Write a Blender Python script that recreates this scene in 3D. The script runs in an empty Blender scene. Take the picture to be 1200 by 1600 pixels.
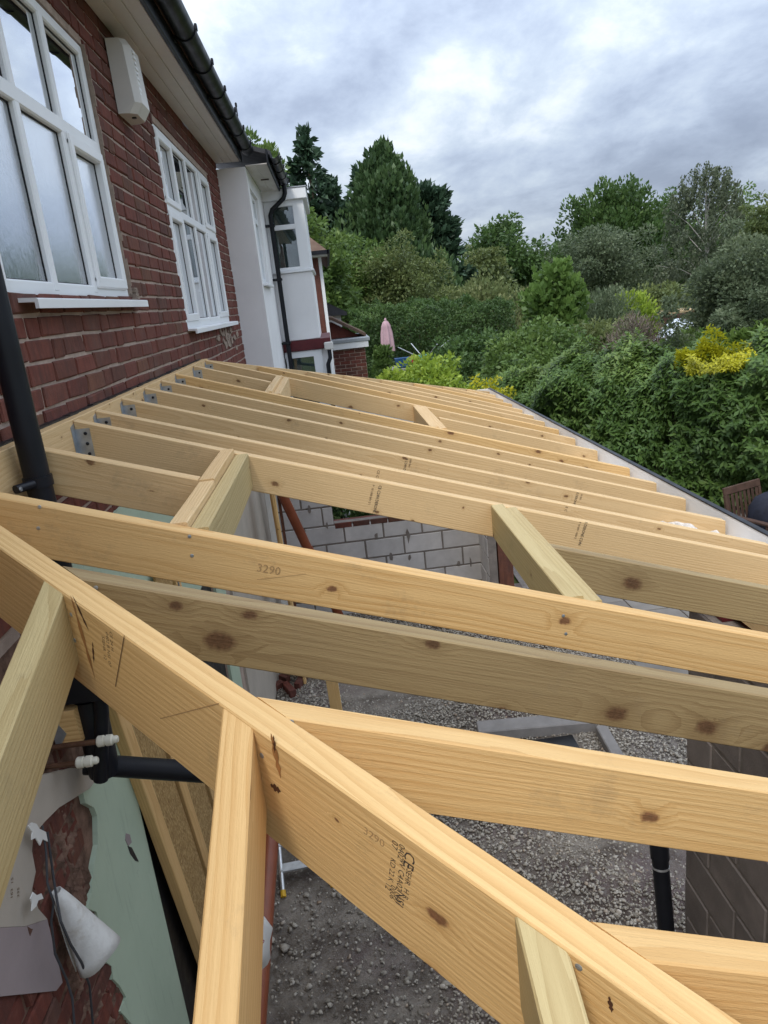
import bpy, bmesh, math, random
import numpy as np
from mathutils import Matrix, Vector

S = bpy.context.scene
COL = S.collection
R = math.radians

# ------------------------------------------------------------------ camera
FPX = 1150.0
CAMP = np.array([0.96, 0.0, 3.55])
def _cam():
    c = np.array([600., 800.])
    n = np.array([1031 - c[0], 4754 - c[1], FPX]); n /= np.linalg.norm(n)
    v = np.array([513 - c[0], 475 - c[1], FPX]); v -= (v @ n) * n; v /= np.linalg.norm(v)
    up = -n
    return np.stack([np.cross(v, up), v, up], 1)
CR = _cam()                       # rows: right, down, forward in world axes
cam = bpy.data.cameras.new('camera')
cam.sensor_fit = 'VERTICAL'; cam.sensor_height = 36.0
cam.lens = FPX / 1600 * 36.0
cam.clip_start = 0.05; cam.clip_end = 2000
camo = bpy.data.objects.new('camera', cam); COL.objects.link(camo)
rt, dn, fw = CR[0], CR[1], CR[2]
camo.matrix_world = Matrix(((rt[0], -dn[0], -fw[0], CAMP[0]), (rt[1], -dn[1], -fw[1], CAMP[1]),
                            (rt[2], -dn[2], -fw[2], CAMP[2]), (0, 0, 0, 1)))
S.camera = camo
def ray(px): return CR.T @ np.array([(px[0] - 600) / FPX, (px[1] - 800) / FPX, 1.])
def hit(px, n, d):
    r = ray(px); n = np.array(n, float); return CAMP + (d - n @ CAMP) / (n @ r) * r
def atX(px, py, x): return hit((px, py), (1, 0, 0), x)
def atY(px, py, y): return hit((px, py), (0, 1, 0), y)
def atZ(px, py, z): return hit((px, py), (0, 0, 1), z)
def proj(P):
    q = CR @ (np.array(P, float) - CAMP)
    return np.array([600 + FPX * q[0] / q[2], 800 + FPX * q[1] / q[2]]) if q[2] > .05 else None

# ------------------------------------------------------------------ world, sun, exposure
SUN_EL, SUN_AZ = R(48), R(202)     # azimuth measured from +y towards +x
W = bpy.data.worlds.new('World'); S.world = W; W.use_nodes = True
nt = W.node_tree; N = nt.nodes; L = nt.links; N.clear()
def wn(t, **k):
    n = N.new(t)
    for a, b in k.items(): setattr(n, a, b)
    return n
def wmath(op, a, b=None, c=None):
    m = wn('ShaderNodeMath', operation=op)
    for i, v in enumerate((a, b, c)):
        if v is None: continue
        if isinstance(v, (int, float)): m.inputs[i].default_value = v
        else: L.new(v, m.inputs[i])
    return m.outputs[0]
sky = wn('ShaderNodeTexSky', sky_type='NISHITA'); sky.sun_disc = False
sky.sun_elevation = SUN_EL; sky.sun_rotation = SUN_AZ; sky.air_density = 1.2; sky.dust_density = 2.0
tc = wn('ShaderNodeTexCoord'); sep = wn('ShaderNodeSeparateXYZ'); L.new(tc.outputs['Generated'], sep.inputs[0])
zc = wmath('MAXIMUM', sep.outputs[2], 0.0)
den = wmath('ADD', zc, 0.30)
cmb = wn('ShaderNodeCombineXYZ')
L.new(wmath('DIVIDE', sep.outputs[0], den), cmb.inputs[0]); L.new(wmath('DIVIDE', sep.outputs[1], den), cmb.inputs[1])
mp = wn('ShaderNodeMapping'); L.new(cmb.outputs[0], mp.inputs[0])
mp.inputs['Location'].default_value = (33.1, 21.5, 0); mp.inputs['Scale'].default_value = (1.15, .9, 1)
n1 = wn('ShaderNodeTexNoise'); n1.inputs['Scale'].default_value = 1.0; n1.inputs['Detail'].default_value = 9
n1.inputs['Roughness'].default_value = .55; n1.inputs['Distortion'].default_value = .12
L.new(mp.outputs[0], n1.inputs['Vector'])
n2 = wn('ShaderNodeTexNoise'); n2.inputs['Scale'].default_value = 3.4; n2.inputs['Detail'].default_value = 7
n2.inputs['Roughness'].default_value = .62; n2.inputs['Distortion'].default_value = .2
L.new(mp.outputs[0], n2.inputs['Vector'])
dens = wmath('ADD', wmath('MULTIPLY', n1.outputs[0], .68), wmath('MULTIPLY', n2.outputs[0], .32))
cr = wn('ShaderNodeValToRGB'); L.new(dens, cr.inputs[0])
els = cr.color_ramp.elements
els[0].position = .405; els[0].color = (.72, .76, .815, 1)
els[1].position = .64; els[1].color = (.245, .29, .395, 1)
for p, c in ((.45, (.60, .66, .745, 1)), (.49, (.475, .545, .645, 1)), (.535, (.39, .455, .575, 1)), (.58, (.31, .365, .48, 1))):
    e = els.new(p); e.color = c
gain = wmath('MULTIPLY', wmath('MULTIPLY_ADD', zc, 2.0, .88), 10.0)
vm = wn('ShaderNodeVectorMath', operation='SCALE'); L.new(cr.outputs[0], vm.inputs[0]); L.new(gain, vm.inputs['Scale'])
mx = wn('ShaderNodeMix', data_type='RGBA'); mx.inputs[0].default_value = .88
L.new(sky.outputs[0], mx.inputs[6]); L.new(vm.outputs[0], mx.inputs[7])
bg = wn('ShaderNodeBackground'); bg.inputs[1].default_value = .1; L.new(mx.outputs[2], bg.inputs[0])
wo = wn('ShaderNodeOutputWorld'); L.new(bg.outputs[0], wo.inputs[0])
sl = bpy.data.lights.new('sun', 'SUN'); sl.energy = 1.5; sl.angle = R(14); sl.color = (1, .95, .87)
so = bpy.data.objects.new('sun', sl); COL.objects.link(so)
sd = Vector((math.sin(SUN_AZ) * math.cos(SUN_EL), math.cos(SUN_AZ) * math.cos(SUN_EL), math.sin(SUN_EL)))
so.rotation_euler = sd.to_track_quat('Z', 'Y').to_euler(); so.location = (0, 0, 30)
vs = S.view_settings; vs.view_transform = 'Standard'; vs.look = 'None'; vs.gamma = 1; vs.exposure = 0.28
vs.use_curve_mapping = False
try:
    S.cycles.max_bounces = 6; S.cycles.transparent_max_bounces = 8
except Exception: pass

# ------------------------------------------------------------------ helpers: objects
rng = np.random.default_rng(7); random.seed(7)
WM = {}
def tag(o, label=None, cat=None, group=None, kind=None):
    if label: o['label'] = label
    if cat: o['category'] = cat
    if group: o['group'] = group
    if kind: o['kind'] = kind
    return o
def link(o, parent=None, M=None):
    COL.objects.link(o)
    M = M or Matrix.Identity(4)
    if parent is not None:
        o.parent = parent
        o.matrix_basis = WM[parent.name].inverted() @ M
    else:
        o.matrix_basis = M
    WM[o.name] = M
    return o
def empty(name, loc, label, cat, group=None):
    o = bpy.data.objects.new(name, None); o.empty_display_size = .1
    link(o, None, Matrix.Translation(loc)); return tag(o, label, cat, group)
def obj(name, me, parent=None, M=None, mat=None, **k):
    o = bpy.data.objects.new(name, me)
    if mat is not None and not me.materials: me.materials.append(mat)
    link(o, parent, M); return tag(o, **k)
class MB:
    def __init__(s): s.v = []; s.f = []
    def add(s, vs, fs):
        b = len(s.v); s.v += [tuple(map(float, q)) for q in vs]; s.f += [tuple(b + i for i in q) for q in fs]; return s
    def box(s, x0, x1, y0, y1, z0, z1, b=0.0, M=None):
        if x0 > x1: x0, x1 = x1, x0
        if y0 > y1: y0, y1 = y1, y0
        if z0 > z1: z0, z1 = z1, z0
        if b <= 0:
            vs = [(x, y, z) for z in (z0, z1) for y in (y0, y1) for x in (x0, x1)]
            fs = [(0, 2, 3, 1), (4, 5, 7, 6), (0, 1, 5, 4), (2, 6, 7, 3), (0, 4, 6, 2), (1, 3, 7, 5)]
        else:
            vs, fs = cbox(x0, x1, y0, y1, z0, z1, b)
        if M is not None: vs = [M @ Vector(q) for q in vs]
        return s.add(vs, fs)
    def tube(s, pts, r, n=12, cap=True):
        pts = [Vector(p) for p in pts]; rs = r if isinstance(r, (list, tuple)) else [r] * len(pts)
        rings = []; up = None
        for i, p in enumerate(pts):
            d = (pts[min(i + 1, len(pts) - 1)] - pts[max(i - 1, 0)]).normalized()
            if up is None: up = d.orthogonal().normalized()
            up = (up - d * up.dot(d)).normalized(); w = d.cross(up)
            rings.append([p + (up * math.cos(a) + w * math.sin(a)) * rs[i] for a in [2 * math.pi * k / n for k in range(n)]])
        vs = [q for g in rings for q in g]; fs = []
        for i in range(len(pts) - 1):
            for k in range(n):
                a = i * n + k; b = i * n + (k + 1) % n; fs.append((a, b, b + n, a + n))
        if cap: fs += [tuple(range(n))[::-1], tuple(range((len(pts) - 1) * n, len(pts) * n))]
        return s.add(vs, fs)
    def lathe(s, prof, c=(0, 0, 0), n=20, f=None):
        vs = []; fs = []
        for r, z in prof:
            for k in range(n):
                a = 2 * math.pi * k / n; rr = r * (f(a, z) if f else 1)
                vs.append((c[0] + rr * math.cos(a), c[1] + rr * math.sin(a), c[2] + z))
        for i in range(len(prof) - 1):
            for k in range(n):
                a = i * n + k; b = i * n + (k + 1) % n; fs.append((a, b, b + n, a + n))
        fs += [tuple(range(n))[::-1], tuple(range((len(prof) - 1) * n, len(prof) * n))]
        return s.add(vs, fs)
    def prism(s, poly, off):
        n = len(poly); off = Vector(off)
        vs = [Vector(p) for p in poly] + [Vector(p) + off for p in poly]
        fs = [tuple(range(n)), tuple(range(2 * n - 1, n - 1, -1))] + [(i, i + n, (i + 1) % n + n, (i + 1) % n) for i in range(n)]
        return s.add(vs, fs)
    def mesh(s, name, smooth=False):
        me = bpy.data.meshes.new(name); me.from_pydata(s.v, [], s.f)
        bm = bmesh.new(); bm.from_mesh(me); bmesh.ops.recalc_face_normals(bm, faces=bm.faces[:]); bm.to_mesh(me); bm.free()
        if smooth:
            me.polygons.foreach_set('use_smooth', [True] * len(me.polygons))
            try: me.set_sharp_from_angle(angle=R(38))
            except Exception: pass
        me.update(); return me
    def build(s, name, mat, parent=None, M=None, smooth=False, **k):
        return obj(name, s.mesh(name, smooth), parent, M, mat, **k)
def cbox(x0, x1, y0, y1, z0, z1, b):
    b = min(b, (x1 - x0) * .45, (y1 - y0) * .45, (z1 - z0) * .45)
    vs = []; idx = {}
    C = ((x0, x1), (y0, y1), (z0, z1))
    for i in (0, 1):
        for j in (0, 1):
            for k in (0, 1):
                for ax in range(3):
                    p = [C[0][i], C[1][j], C[2][k]]
                    for a in range(3):
                        if a != ax:
                            p[a] += b if (i, j, k)[a] == 0 else -b
                    idx[(i, j, k, ax)] = len(vs); vs.append(tuple(p))
    fs = []
    for ax in range(3):
        o = [a for a in range(3) if a != ax]
        for s_ in (0, 1):
            q = []
            for u, w in ((0, 0), (1, 0), (1, 1), (0, 1)):
                t = [0, 0, 0]; t[ax] = s_; t[o[0]] = u; t[o[1]] = w; q.append(idx[(*t, ax)])
            fs.append(tuple(q))
        for u in (0, 1):
            for w in (0, 1):
                t0 = [0, 0, 0]; t0[o[0]] = u; t0[o[1]] = w; t1 = list(t0); t1[ax] = 1
                fs.append((idx[(*t0, o[0])], idx[(*t1, o[0])], idx[(*t1, o[1])], idx[(*t0, o[1])]))
    for i in (0, 1):
        for j in (0, 1):
            for k in (0, 1): fs.append(tuple(idx[(i, j, k, a)] for a in range(3)))
    return vs, fs
def text_mesh(body, size, spacing=1.0):
    c = bpy.data.curves.new('t', 'FONT'); c.body = body; c.size = size; c.resolution_u = 2; c.space_line = spacing
    o = bpy.data.objects.new('t', c); me = bpy.data.meshes.new_from_object(o)
    bpy.data.objects.remove(o); bpy.data.curves.remove(c); me.materials.clear(); return me
def frame(o, u, v):
    u = Vector(u).normalized(); v = Vector(v); v = (v - u * v.dot(u)).normalized(); n = u.cross(v); o = Vector(o)
    return Matrix(((u.x, v.x, n.x, o.x), (u.y, v.y, n.y, o.y), (u.z, v.z, n.z, o.z), (0, 0, 0, 1)))

# ------------------------------------------------------------------ helpers: materials
class NT:
    def __init__(s, name):
        s.m = bpy.data.materials.new(name); s.m.use_nodes = True; s.t = s.m.node_tree; s.t.nodes.clear()
    def n(s, t, **k):
        q = s.t.nodes.new(t)
        for a, b in k.items():
            if a in q.inputs.keys() if isinstance(a, str) else False: pass
            setattr(q, a, b)
        return q
    def set(s, sock, v):
        if v is None: return
        if hasattr(v, 'links') or isinstance(v, bpy.types.NodeSocket): s.t.links.new(v, sock)
        else: sock.default_value = v
    def math(s, op, a, b=None, c=None, clamp=False):
        q = s.n('ShaderNodeMath', operation=op, use_clamp=clamp)
        for i, v in enumerate((a, b, c)): s.set(q.inputs[i], v)
        return q.outputs[0]
    def noise(s, vec, scale, detail=4, rough=.55, dist=0., dim='3D', out=0):
        q = s.n('ShaderNodeTexNoise', noise_dimensions=dim)
        s.set(q.inputs['Vector'], vec); q.inputs['Scale'].default_value = scale; q.inputs['Detail'].default_value = detail
        q.inputs['Roughness'].default_value = rough; q.inputs['Distortion'].default_value = dist
        return q.outputs[out]
    def map(s, vec, scale=(1, 1, 1), loc=(0, 0, 0)):
        q = s.n('ShaderNodeMapping'); s.set(q.inputs[0], vec)
        s.set(q.inputs['Scale'], scale); s.set(q.inputs['Location'], loc); return q.outputs[0]
    def ramp(s, f, stops, interp='LINEAR'):
        q = s.n('ShaderNodeValToRGB'); s.set(q.inputs[0], f); e = q.color_ramp.elements; q.color_ramp.interpolation = interp
        while len(e) > 1: e.remove(e[-1])
        e[0].position = stops[0][0]; e[0].color = (*stops[0][1], 1) if len(stops[0][1]) == 3 else stops[0][1]
        for p, c in stops[1:]:
            k = e.new(p); k.color = (*c, 1) if len(c) == 3 else c
        return q.outputs[0]
    def rng(s, f, a, b, c=0., d=1.):
        q = s.n('ShaderNodeMapRange'); s.set(q.inputs[0], f)
        for i, v in enumerate((a, b, c, d)): s.set(q.inputs[i + 1], v)
        return q.outputs[0]
    def mix(s, f, a, b, mode='MIX'):
        q = s.n('ShaderNodeMix', data_type='RGBA', blend_type=mode)
        s.set(q.inputs[0], f)
        for k, v in ((6, a), (7, b)):
            if isinstance(v, tuple) and len(v) == 3: v = (*v, 1)
            s.set(q.inputs[k], v)
        return q.outputs[2]
    def bump(s, h, strength=.3, dist=.005):
        q = s.n('ShaderNodeBump'); q.inputs['Strength'].default_value = strength; q.inputs['Distance'].default_value = dist
        s.set(q.inputs['Height'], h); return q.outputs[0]
    def out(s, sh):
        o = s.n('ShaderNodeOutputMaterial'); s.t.links.new(sh, o.inputs[0]); return s.m
    def pbr(s, col, rough=.6, normal=None, metal=0., spec=.4, **k):
        p = s.n('ShaderNodeBsdfPrincipled')
        if isinstance(col, tuple) and len(col) == 3: col = (*col, 1)
        s.set(p.inputs['Base Color'], col); s.set(p.inputs['Roughness'], rough); s.set(p.inputs['Metallic'], metal)
        s.set(p.inputs['Specular IOR Level'], spec); s.set(p.inputs['Normal'], normal)
        for a, b in k.items(): s.set(p.inputs[a], b)
        return p.outputs[0]
    @property
    def oc(s): return s.n('ShaderNodeTexCoord').outputs['Object']
    @property
    def pos(s): return s.n('ShaderNodeNewGeometry').outputs['Position']
    @property
    def rnd(s): return s.n('ShaderNodeObjectInfo').outputs['Random']

def plain(name, col, rough=.5, var=.12, scale=6., bump=.1, bscale=80., metal=0., spec=.4, bd=.002, tintv=0.):
    t = NT(name); p = t.pos
    f = t.noise(p, scale, 5, .6)
    c = t.mix(t.rng(f, .3, .7), tuple(x * (1 - var) for x in col), tuple(min(1, x * (1 + var)) for x in col))
    if tintv: c = t.mix(t.math('MULTIPLY', t.rnd, tintv), c, tuple(x * .45 for x in col))
    nb = t.bump(t.noise(p, bscale, 4, .6), bump, bd)
    return t.out(t.pbr(c, t.rng(t.noise(p, scale * 2.3, 3), .3, .7, max(.05, rough - .08), min(1, rough + .08)), nb, metal, spec))

def wood(name, light, dark, knotc, knot_r=.13, knot_keep=.5, ring=150., blotch=None, contrast=1.):
    """softwood: growth rings about a pith beside the board, knots, faint blotches; x is along the grain"""
    t = NT(name); o = t.oc; r = t.rnd
    off = t.n('ShaderNodeCombineXYZ'); t.set(off.inputs[0], t.math('MULTIPLY', r, 37.)); t.set(off.inputs[1], t.math('MULTIPLY', r, 0.0))
    add = t.n('ShaderNodeVectorMath', operation='ADD'); t.set(add.inputs[0], o); t.set(add.inputs[1], off.outputs[0]); P = add.outputs[0]
    # knots
    sk_ = t.n('ShaderNodeSeparateXYZ'); t.set(sk_.inputs[0], P); ck = t.n('ShaderNodeCombineXYZ'); t.set(ck.inputs[0], t.math('MULTIPLY', sk_.outputs[0], 5.6)); t.set(ck.inputs[1], t.math('MULTIPLY_ADD', sk_.outputs[2], 9., t.math('MULTIPLY', r, 50.)))
    kv = t.n('ShaderNodeTexVoronoi', feature='F1', voronoi_dimensions='2D'); t.set(kv.inputs['Vector'], ck.outputs[0])
    kv.inputs['Scale'].default_value = 1.0; kv.inputs['Randomness'].default_value = 1
    sepc = t.n('ShaderNodeSeparateColor'); t.set(sepc.inputs[0], kv.outputs['Color'])
    keep = t.math('GREATER_THAN', sepc.outputs[0], 1 - knot_keep)
    wob = t.math('MULTIPLY_ADD', t.noise(P, 42, 3, .6), .17, -.085)
    kd = t.math('ADD', kv.outputs['Distance'], wob)
    ksz = t.math('MULTIPLY_ADD', t.math('POWER', sepc.outputs[1], 1.6), 1.15, .32)
    kn = t.math('DIVIDE', kd, t.math('MULTIPLY', ksz, knot_r))
    nrm = t.n('ShaderNodeSeparateXYZ'); t.set(nrm.inputs[0], t.n('ShaderNodeTexCoord').outputs['Normal']); keep = t.math('MULTIPLY', keep, t.math('LESS_THAN', t.math('ABSOLUTE', nrm.outputs[2]), .5))
    core = t.math('MULTIPLY', t.rng(kn, 1.15, .6), keep)
    halo = t.math('MULTIPLY', t.rng(kn, 3.6, .6), keep)
    # rings
    sp = t.n('ShaderNodeSeparateXYZ'); t.set(sp.inputs[0], o)
    y0 = t.math('MULTIPLY_ADD', t.math('FRACT', t.math('MULTIPLY', r, 7.31)), .13, -.065)
    z0 = t.math('MULTIPLY_ADD', t.math('FRACT', t.math('MULTIPLY', r, 13.7)), .20, -.14)
    wv = t.noise(t.map(P, (.9, 5, 5)), 1.0, 3, .5)
    warp = t.math('MULTIPLY_ADD', wv, .07, -.035)
    fine = t.math('MULTIPLY_ADD', t.noise(t.map(P, (4, 60, 60)), 1.0, 3), .004, -.002)
    dy = t.math('SUBTRACT', sp.outputs[1], y0); dz = t.math('SUBTRACT', sp.outputs[2], z0)
    rr = t.math('SQRT', t.math('ADD', t.math('MULTIPLY', dy, dy), t.math('MULTIPLY', dz, dz)))
    rr = t.math('ADD', t.math('ADD', rr, warp), fine)
    rr = t.math('ADD', rr, t.math('MULTIPLY', halo, .016))
    ph = t.math('FRACT', t.math('MULTIPLY', rr, ring))
    late = t.rng(ph, .35, .95)
    late = t.math('MULTIPLY', late, t.math('LESS_THAN', ph, .955))
    late = t.math('MULTIPLY', late, t.rng(t.noise(P, 3.0, 2), .3, .7, .35 * contrast, .85 * contrast))
    fib = t.rng(t.noise(t.map(P, (2.5, 220, 220)), 1.0, 3, .6), .35, .68)
    c = t.mix(late, light, dark)
    c = t.mix(t.math('MULTIPLY', fib, .22), c, tuple(x * .72 for x in dark))
    big = t.noise(t.map(P, (1.3, 4, 4)), 1.0, 4, .55)
    c = t.mix(t.rng(big, .35, .72, 0, .5), c, blotch or tuple(x * .82 for x in light))
    # each stick a slightly different tone
    c = t.mix(t.math('MULTIPLY', t.math('FRACT', t.math('MULTIPLY', r, 29.3)), .30), c, tuple(a * .9 for a in dark))
    c = t.mix(t.math('MULTIPLY', t.rng(halo, .2, 1.), .45), c, tuple(x * .8 for x in dark))
    kr = t.noise(P, 130, 3, .6); kc = t.mix(t.math('MULTIPLY', t.rng(kr, .35, .7), t.rng(kn, .0, 1.1, .2, .9)), knotc, tuple(min(1, x * 2.4) for x in knotc)); c = t.mix(t.math('MULTIPLY', core, .92), c, kc)
    c = t.mix(t.rng(t.noise(t.map(P, (30, 140, 140)), 1., 4, .7), .58, .75, 0, .16), c, tuple(x * .55 for x in dark)); dirt = t.rng(t.noise(P, 7, 6, .75), .58, .78, 0, .4)
    c = t.mix(dirt, c, (.2, .15, .1))
    h = t.math('ADD', t.math('MULTIPLY', late, -.5), t.math('MULTIPLY', fib, -.5))
    nb = t.bump(t.math('ADD', h, t.noise(t.map(P, (60, 260, 260)), 1., 3, .7)), .55, .0014)
    return t.out(t.pbr(c, t.rng(fib, 0, 1, .52, .68), nb, 0, .3))

M = {}
M['pale'] = wood('timber_pale', (.77, .55, .295), (.59, .365, .155), (.14, .068, .03), .085, .36, 120, contrast=.95)
M['gold'] = wood('timber_gold', (.79, .525, .235), (.575, .315, .105), (.14, .062, .03), .08, .28, 98, contrast=1.1)
M['treated'] = wood('timber_treated', (.385, .283, .14), (.22, .138, .06), (.08, .04, .02), .15, .6, 88, (.275, .20, .105), 1.1)
M['treatedl'] = wood('timber_treated_light', (.58, .46, .235), (.40, .28, .12), (.13, .07, .035), .10, .4, 110, (.47, .38, .18), 1.1)

def brick_mat():
    t = NT('red_brick'); p = t.pos; r = t.rnd
    base = t.ramp(r, [(0, (.125, .036, .026)), (.2, (.19, .052, .034)), (.4, (.13, .050, .034)), (.6, (.205, .058, .040)), (.74, (.115, .052, .038)), (.86, (.17, .082, .048)), (.95, (.19, .06, .04)), (1, (.075, .032, .028))])
    st = t.noise(t.map(p, (30, 40, 5)), 1, 4, .6)
    c = t.mix(t.rng(st, .32, .7, 0, .7), base, (.072, .030, .026)); c = t.mix(t.rng(t.noise(p, 5.5, 4, .65), .45, .75, 0, .6), c, (.075, .04, .034))
    c = t.mix(t.rng(t.noise(p, 26, 5, .7), .5, .8, 0, .45), c, (.24, .10, .075))
    c = t.mix(t.rng(t.noise(p, 90, 3, .7), .62, .75, 0, .5), c, (.045, .02, .018))
    c = t.mix(t.rng(t.noise(p, 2.1, 4, .6), .55, .72, 0, .35), c, (.16, .11, .09))
    nb = t.bump(t.noise(p, 130, 5, .65), .5, .003)
    return t.out(t.pbr(c, .85, nb, 0, .25))
M['brick'] = brick_mat()
def mortar_mat(name, col):
    t = NT(name); p = t.pos
    c = t.mix(t.rng(t.noise(p, 14, 6, .7), .3, .7), tuple(x * .62 for x in col), col)
    c = t.mix(t.rng(t.noise(p, 3, 4), .5, .7, 0, .5), c, tuple(x * .6 for x in col))
    return t.out(t.pbr(c, .95, t.bump(t.noise(p, 160, 5, .7), .8, .004), 0, .15))
M['mortar'] = mortar_mat('mortar', (.50, .39, .325))
M['mortar_dark'] = mortar_mat('mortar_dark', (.27, .235, .21))
M['block'] = plain('aircrete_block', (.58, .555, .545), .9, .14, 5, .5, 120, 0, .15, .003, .25)
M['block_dark'] = plain('dense_block', (.215, .185, .17), .92, .2, 6, .6, 110, 0, .15, .004, .35)
M['upvc'] = plain('white_plastic', (.80, .81, .82), .36, .02, 1.5, 0.0, 60, 0, .4)
M['upvc_dull'] = plain('dull_white_plastic', (.62, .60, .57), .45, .08, 5, .05, 60, 0, .4)
M['soffit'] = plain('soffit_board', (.66, .62, .57), .4, .06, 2, .03, 40, 0, .4)
M['render'] = plain('white_render', (.80, .79, .79), .85, .07, 1.5, .35, 90, 0, .2, .003)
M['black'] = plain('black_plastic', (.010, .011, .015), .40, .3, 5, .05, 60, 0, .28)
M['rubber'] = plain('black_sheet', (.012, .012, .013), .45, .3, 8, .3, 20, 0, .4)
M['galv'] = plain('galvanised_steel', (.42, .46, .50), .42, .2, 30, .1, 90, .75, .5)
M['alu'] = plain('aluminium', (.55, .56, .57), .4, .15, 20, .1, 90, .7, .5)
def sagemat():
    t = NT('sage_paint'); p = t.pos
    c = t.mix(t.rng(t.noise(p, 2.2, 5, .6), .3, .7), (.40, .49, .375), (.47, .565, .435))
    c = t.mix(t.rng(t.noise(t.map(p, (1, 30, 3)), 1., 5, .7), .56, .7, 0, .4), c, (.27, .33, .26))
    c = t.mix(t.rng(t.noise(p, 38, 5, .75), .64, .74, 0, .5), c, (.24, .28, .23))
    return t.out(t.pbr(c, .7, t.bump(t.noise(p, 40, 5, .6), .15, .002), 0, .3))
M['sage'] = sagemat()
M['plaster'] = plain('beige_plaster', (.44, .39, .33), .88, .1, 4, .2, 60, 0, .2)
M['mauve'] = plain('mauve_plaster', (.32, .265, .265), .88, .1, 4, .2, 60, 0, .2)
M['paper'] = plain('white_paper', (.70, .69, .66), .7, .06, 6, .1, 50, 0, .3)
M['copper'] = plain('dull_copper', (.17, .09, .055), .45, .3, 30, .1, 90, .6, .4)
M['fitting'] = plain('cream_plastic', (.72, .69, .58), .35, .05, 10, .02, 60)
M['terracotta'] = plain('terracotta_pipe', (.23, .06, .025), .38, .15, 6, .05, 60, 0, .45)
M['concrete'] = plain('concrete', (.23, .215, .205), .9, .15, 7, .4, 100, 0, .2, .003)
M['foam'] = plain('torn_white_wool', (.62, .56, .50), .95, .38, 26, .9, 90, 0, .1, .006)
M['ink'] = plain('black_ink', (.05, .04, .035), .7, .3, 200, 0, 50, 0, .2)
M['ink_soft'] = plain('faded_ink', (.16, .10, .055), .7, .3, 200, 0, 50, 0, .2)
M['pencil'] = plain('pencil', (.42, .26, .12), .7, .2, 200, 0, 50, 0, .2)
M['red_ink'] = plain('red_ink', (.40, .03, .05), .6, .1, 60, 0, 50)
M['yellow'] = plain('yellow_rubber', (.55, .32, .02), .6, .15, 20, .1, 50)
M['maroon'] = plain('maroon_board', (.10, .012, .016), .45, .2, 5, .05, 60)
M['slab'] = plain('paving_slab', (.20, .185, .17), .9, .18, 4, .4, 90, 0, .2, .004, .3)
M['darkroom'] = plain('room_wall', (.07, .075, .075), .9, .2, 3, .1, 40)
M['blind'] = plain('fabric_blind', (.30, .34, .32), .8, .15, 8, .1, 60)
def backing_mat():  # bluish-white streaks put the brightness of the patterned panes into colour
    t = NT('pale_backing'); p = t.pos
    c = t.mix(t.rng(t.noise(t.map(p, (1, 14, 1.2)), 1.6, 4, .6), .35, .68), (.76, .85, .88), (.95, .97, .98))
    c = t.mix(t.rng(t.noise(p, 3.2, 4, .6), .4, .7, 0, .5), c, (.74, .82, .86)); c = t.mix(t.rng(t.noise(p, 90, 3, .7), .4, .65, 0, .35), c, (.60, .70, .73))
    return t.out(t.pbr(c, .9, None, 0, .2))
M['backing'] = backing_mat()
M['pink'] = plain('pink_canvas', (.46, .30, .33), .85, .12, 5, .15, 60)
M['bluep'] = plain('blue_plastic', (.02, .07, .17), .4, .1, 8, .05, 50)
M['redp'] = plain('red_plastic', (.42, .03, .04), .45, .1, 8, .05, 50)
M['teal'] = plain('teal_plastic', (.10, .38, .37), .5, .1, 8, .05, 50)
M['navy'] = plain('navy_cloth', (.012, .014, .026), .8, .3, 14, .3, 40)
M['darkwood'] = plain('stained_hardwood', (.085, .048, .034), .6, .3, 12, .3, 60, 0, .3, .002, .4)
M['bark'] = plain('bark', (.10, .075, .055), .95, .35, 9, .9, 25, 0, .1, .02)
M['birchbark'] = plain('pale_bark', (.36, .34, .31), .9, .35, 9, .6, 25, 0, .1, .01)
M['lead'] = plain('lead_sheet', (.30, .32, .34), .6, .15, 3, .2, 30)
M['tarp'] = plain('pale_tarp', (.62, .68, .76), .5, .1, 4, .4, 6, 0, .4, .02)
M['sand'] = plain('dry_earth', (.40, .30, .18), .95, .2, 3, .5, 30)
def rooftile():
    t = NT('roof_tile'); p = t.pos
    c = t.mix(t.rng(t.noise(p, 5, 5, .7), .35, .7), (.10, .06, .045), (.17, .12, .085))
    return t.out(t.pbr(c, .9, t.bump(t.noise(p, 40, 4), .5, .01), 0, .2))
M['tile'] = rooftile()
M['slate'] = plain('slate', (.05, .05, .055), .7, .3, 4, .4, 30)
def osb():
    t = NT('strand_board'); p = t.oc
    v = t.n('ShaderNodeTexVoronoi', feature='F1'); t.set(v.inputs['Vector'], t.map(p, (25, 45, 14)))
    sc = t.n('ShaderNodeSeparateColor'); t.set(sc.inputs[0], v.outputs['Color'])
    c = t.ramp(sc.outputs[0], [(0, (.27, .155, .055)), (.5, (.42, .265, .10)), (1, (.55, .38, .17))])
    c = t.mix(t.rng(t.noise(p, 60, 4), .4, .7, 0, .5), c, (.20, .11, .04))
    return t.out(t.pbr(c, .7, t.bump(v.outputs['Distance'], .3, .003), 0, .3))
M['osb'] = osb()
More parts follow.
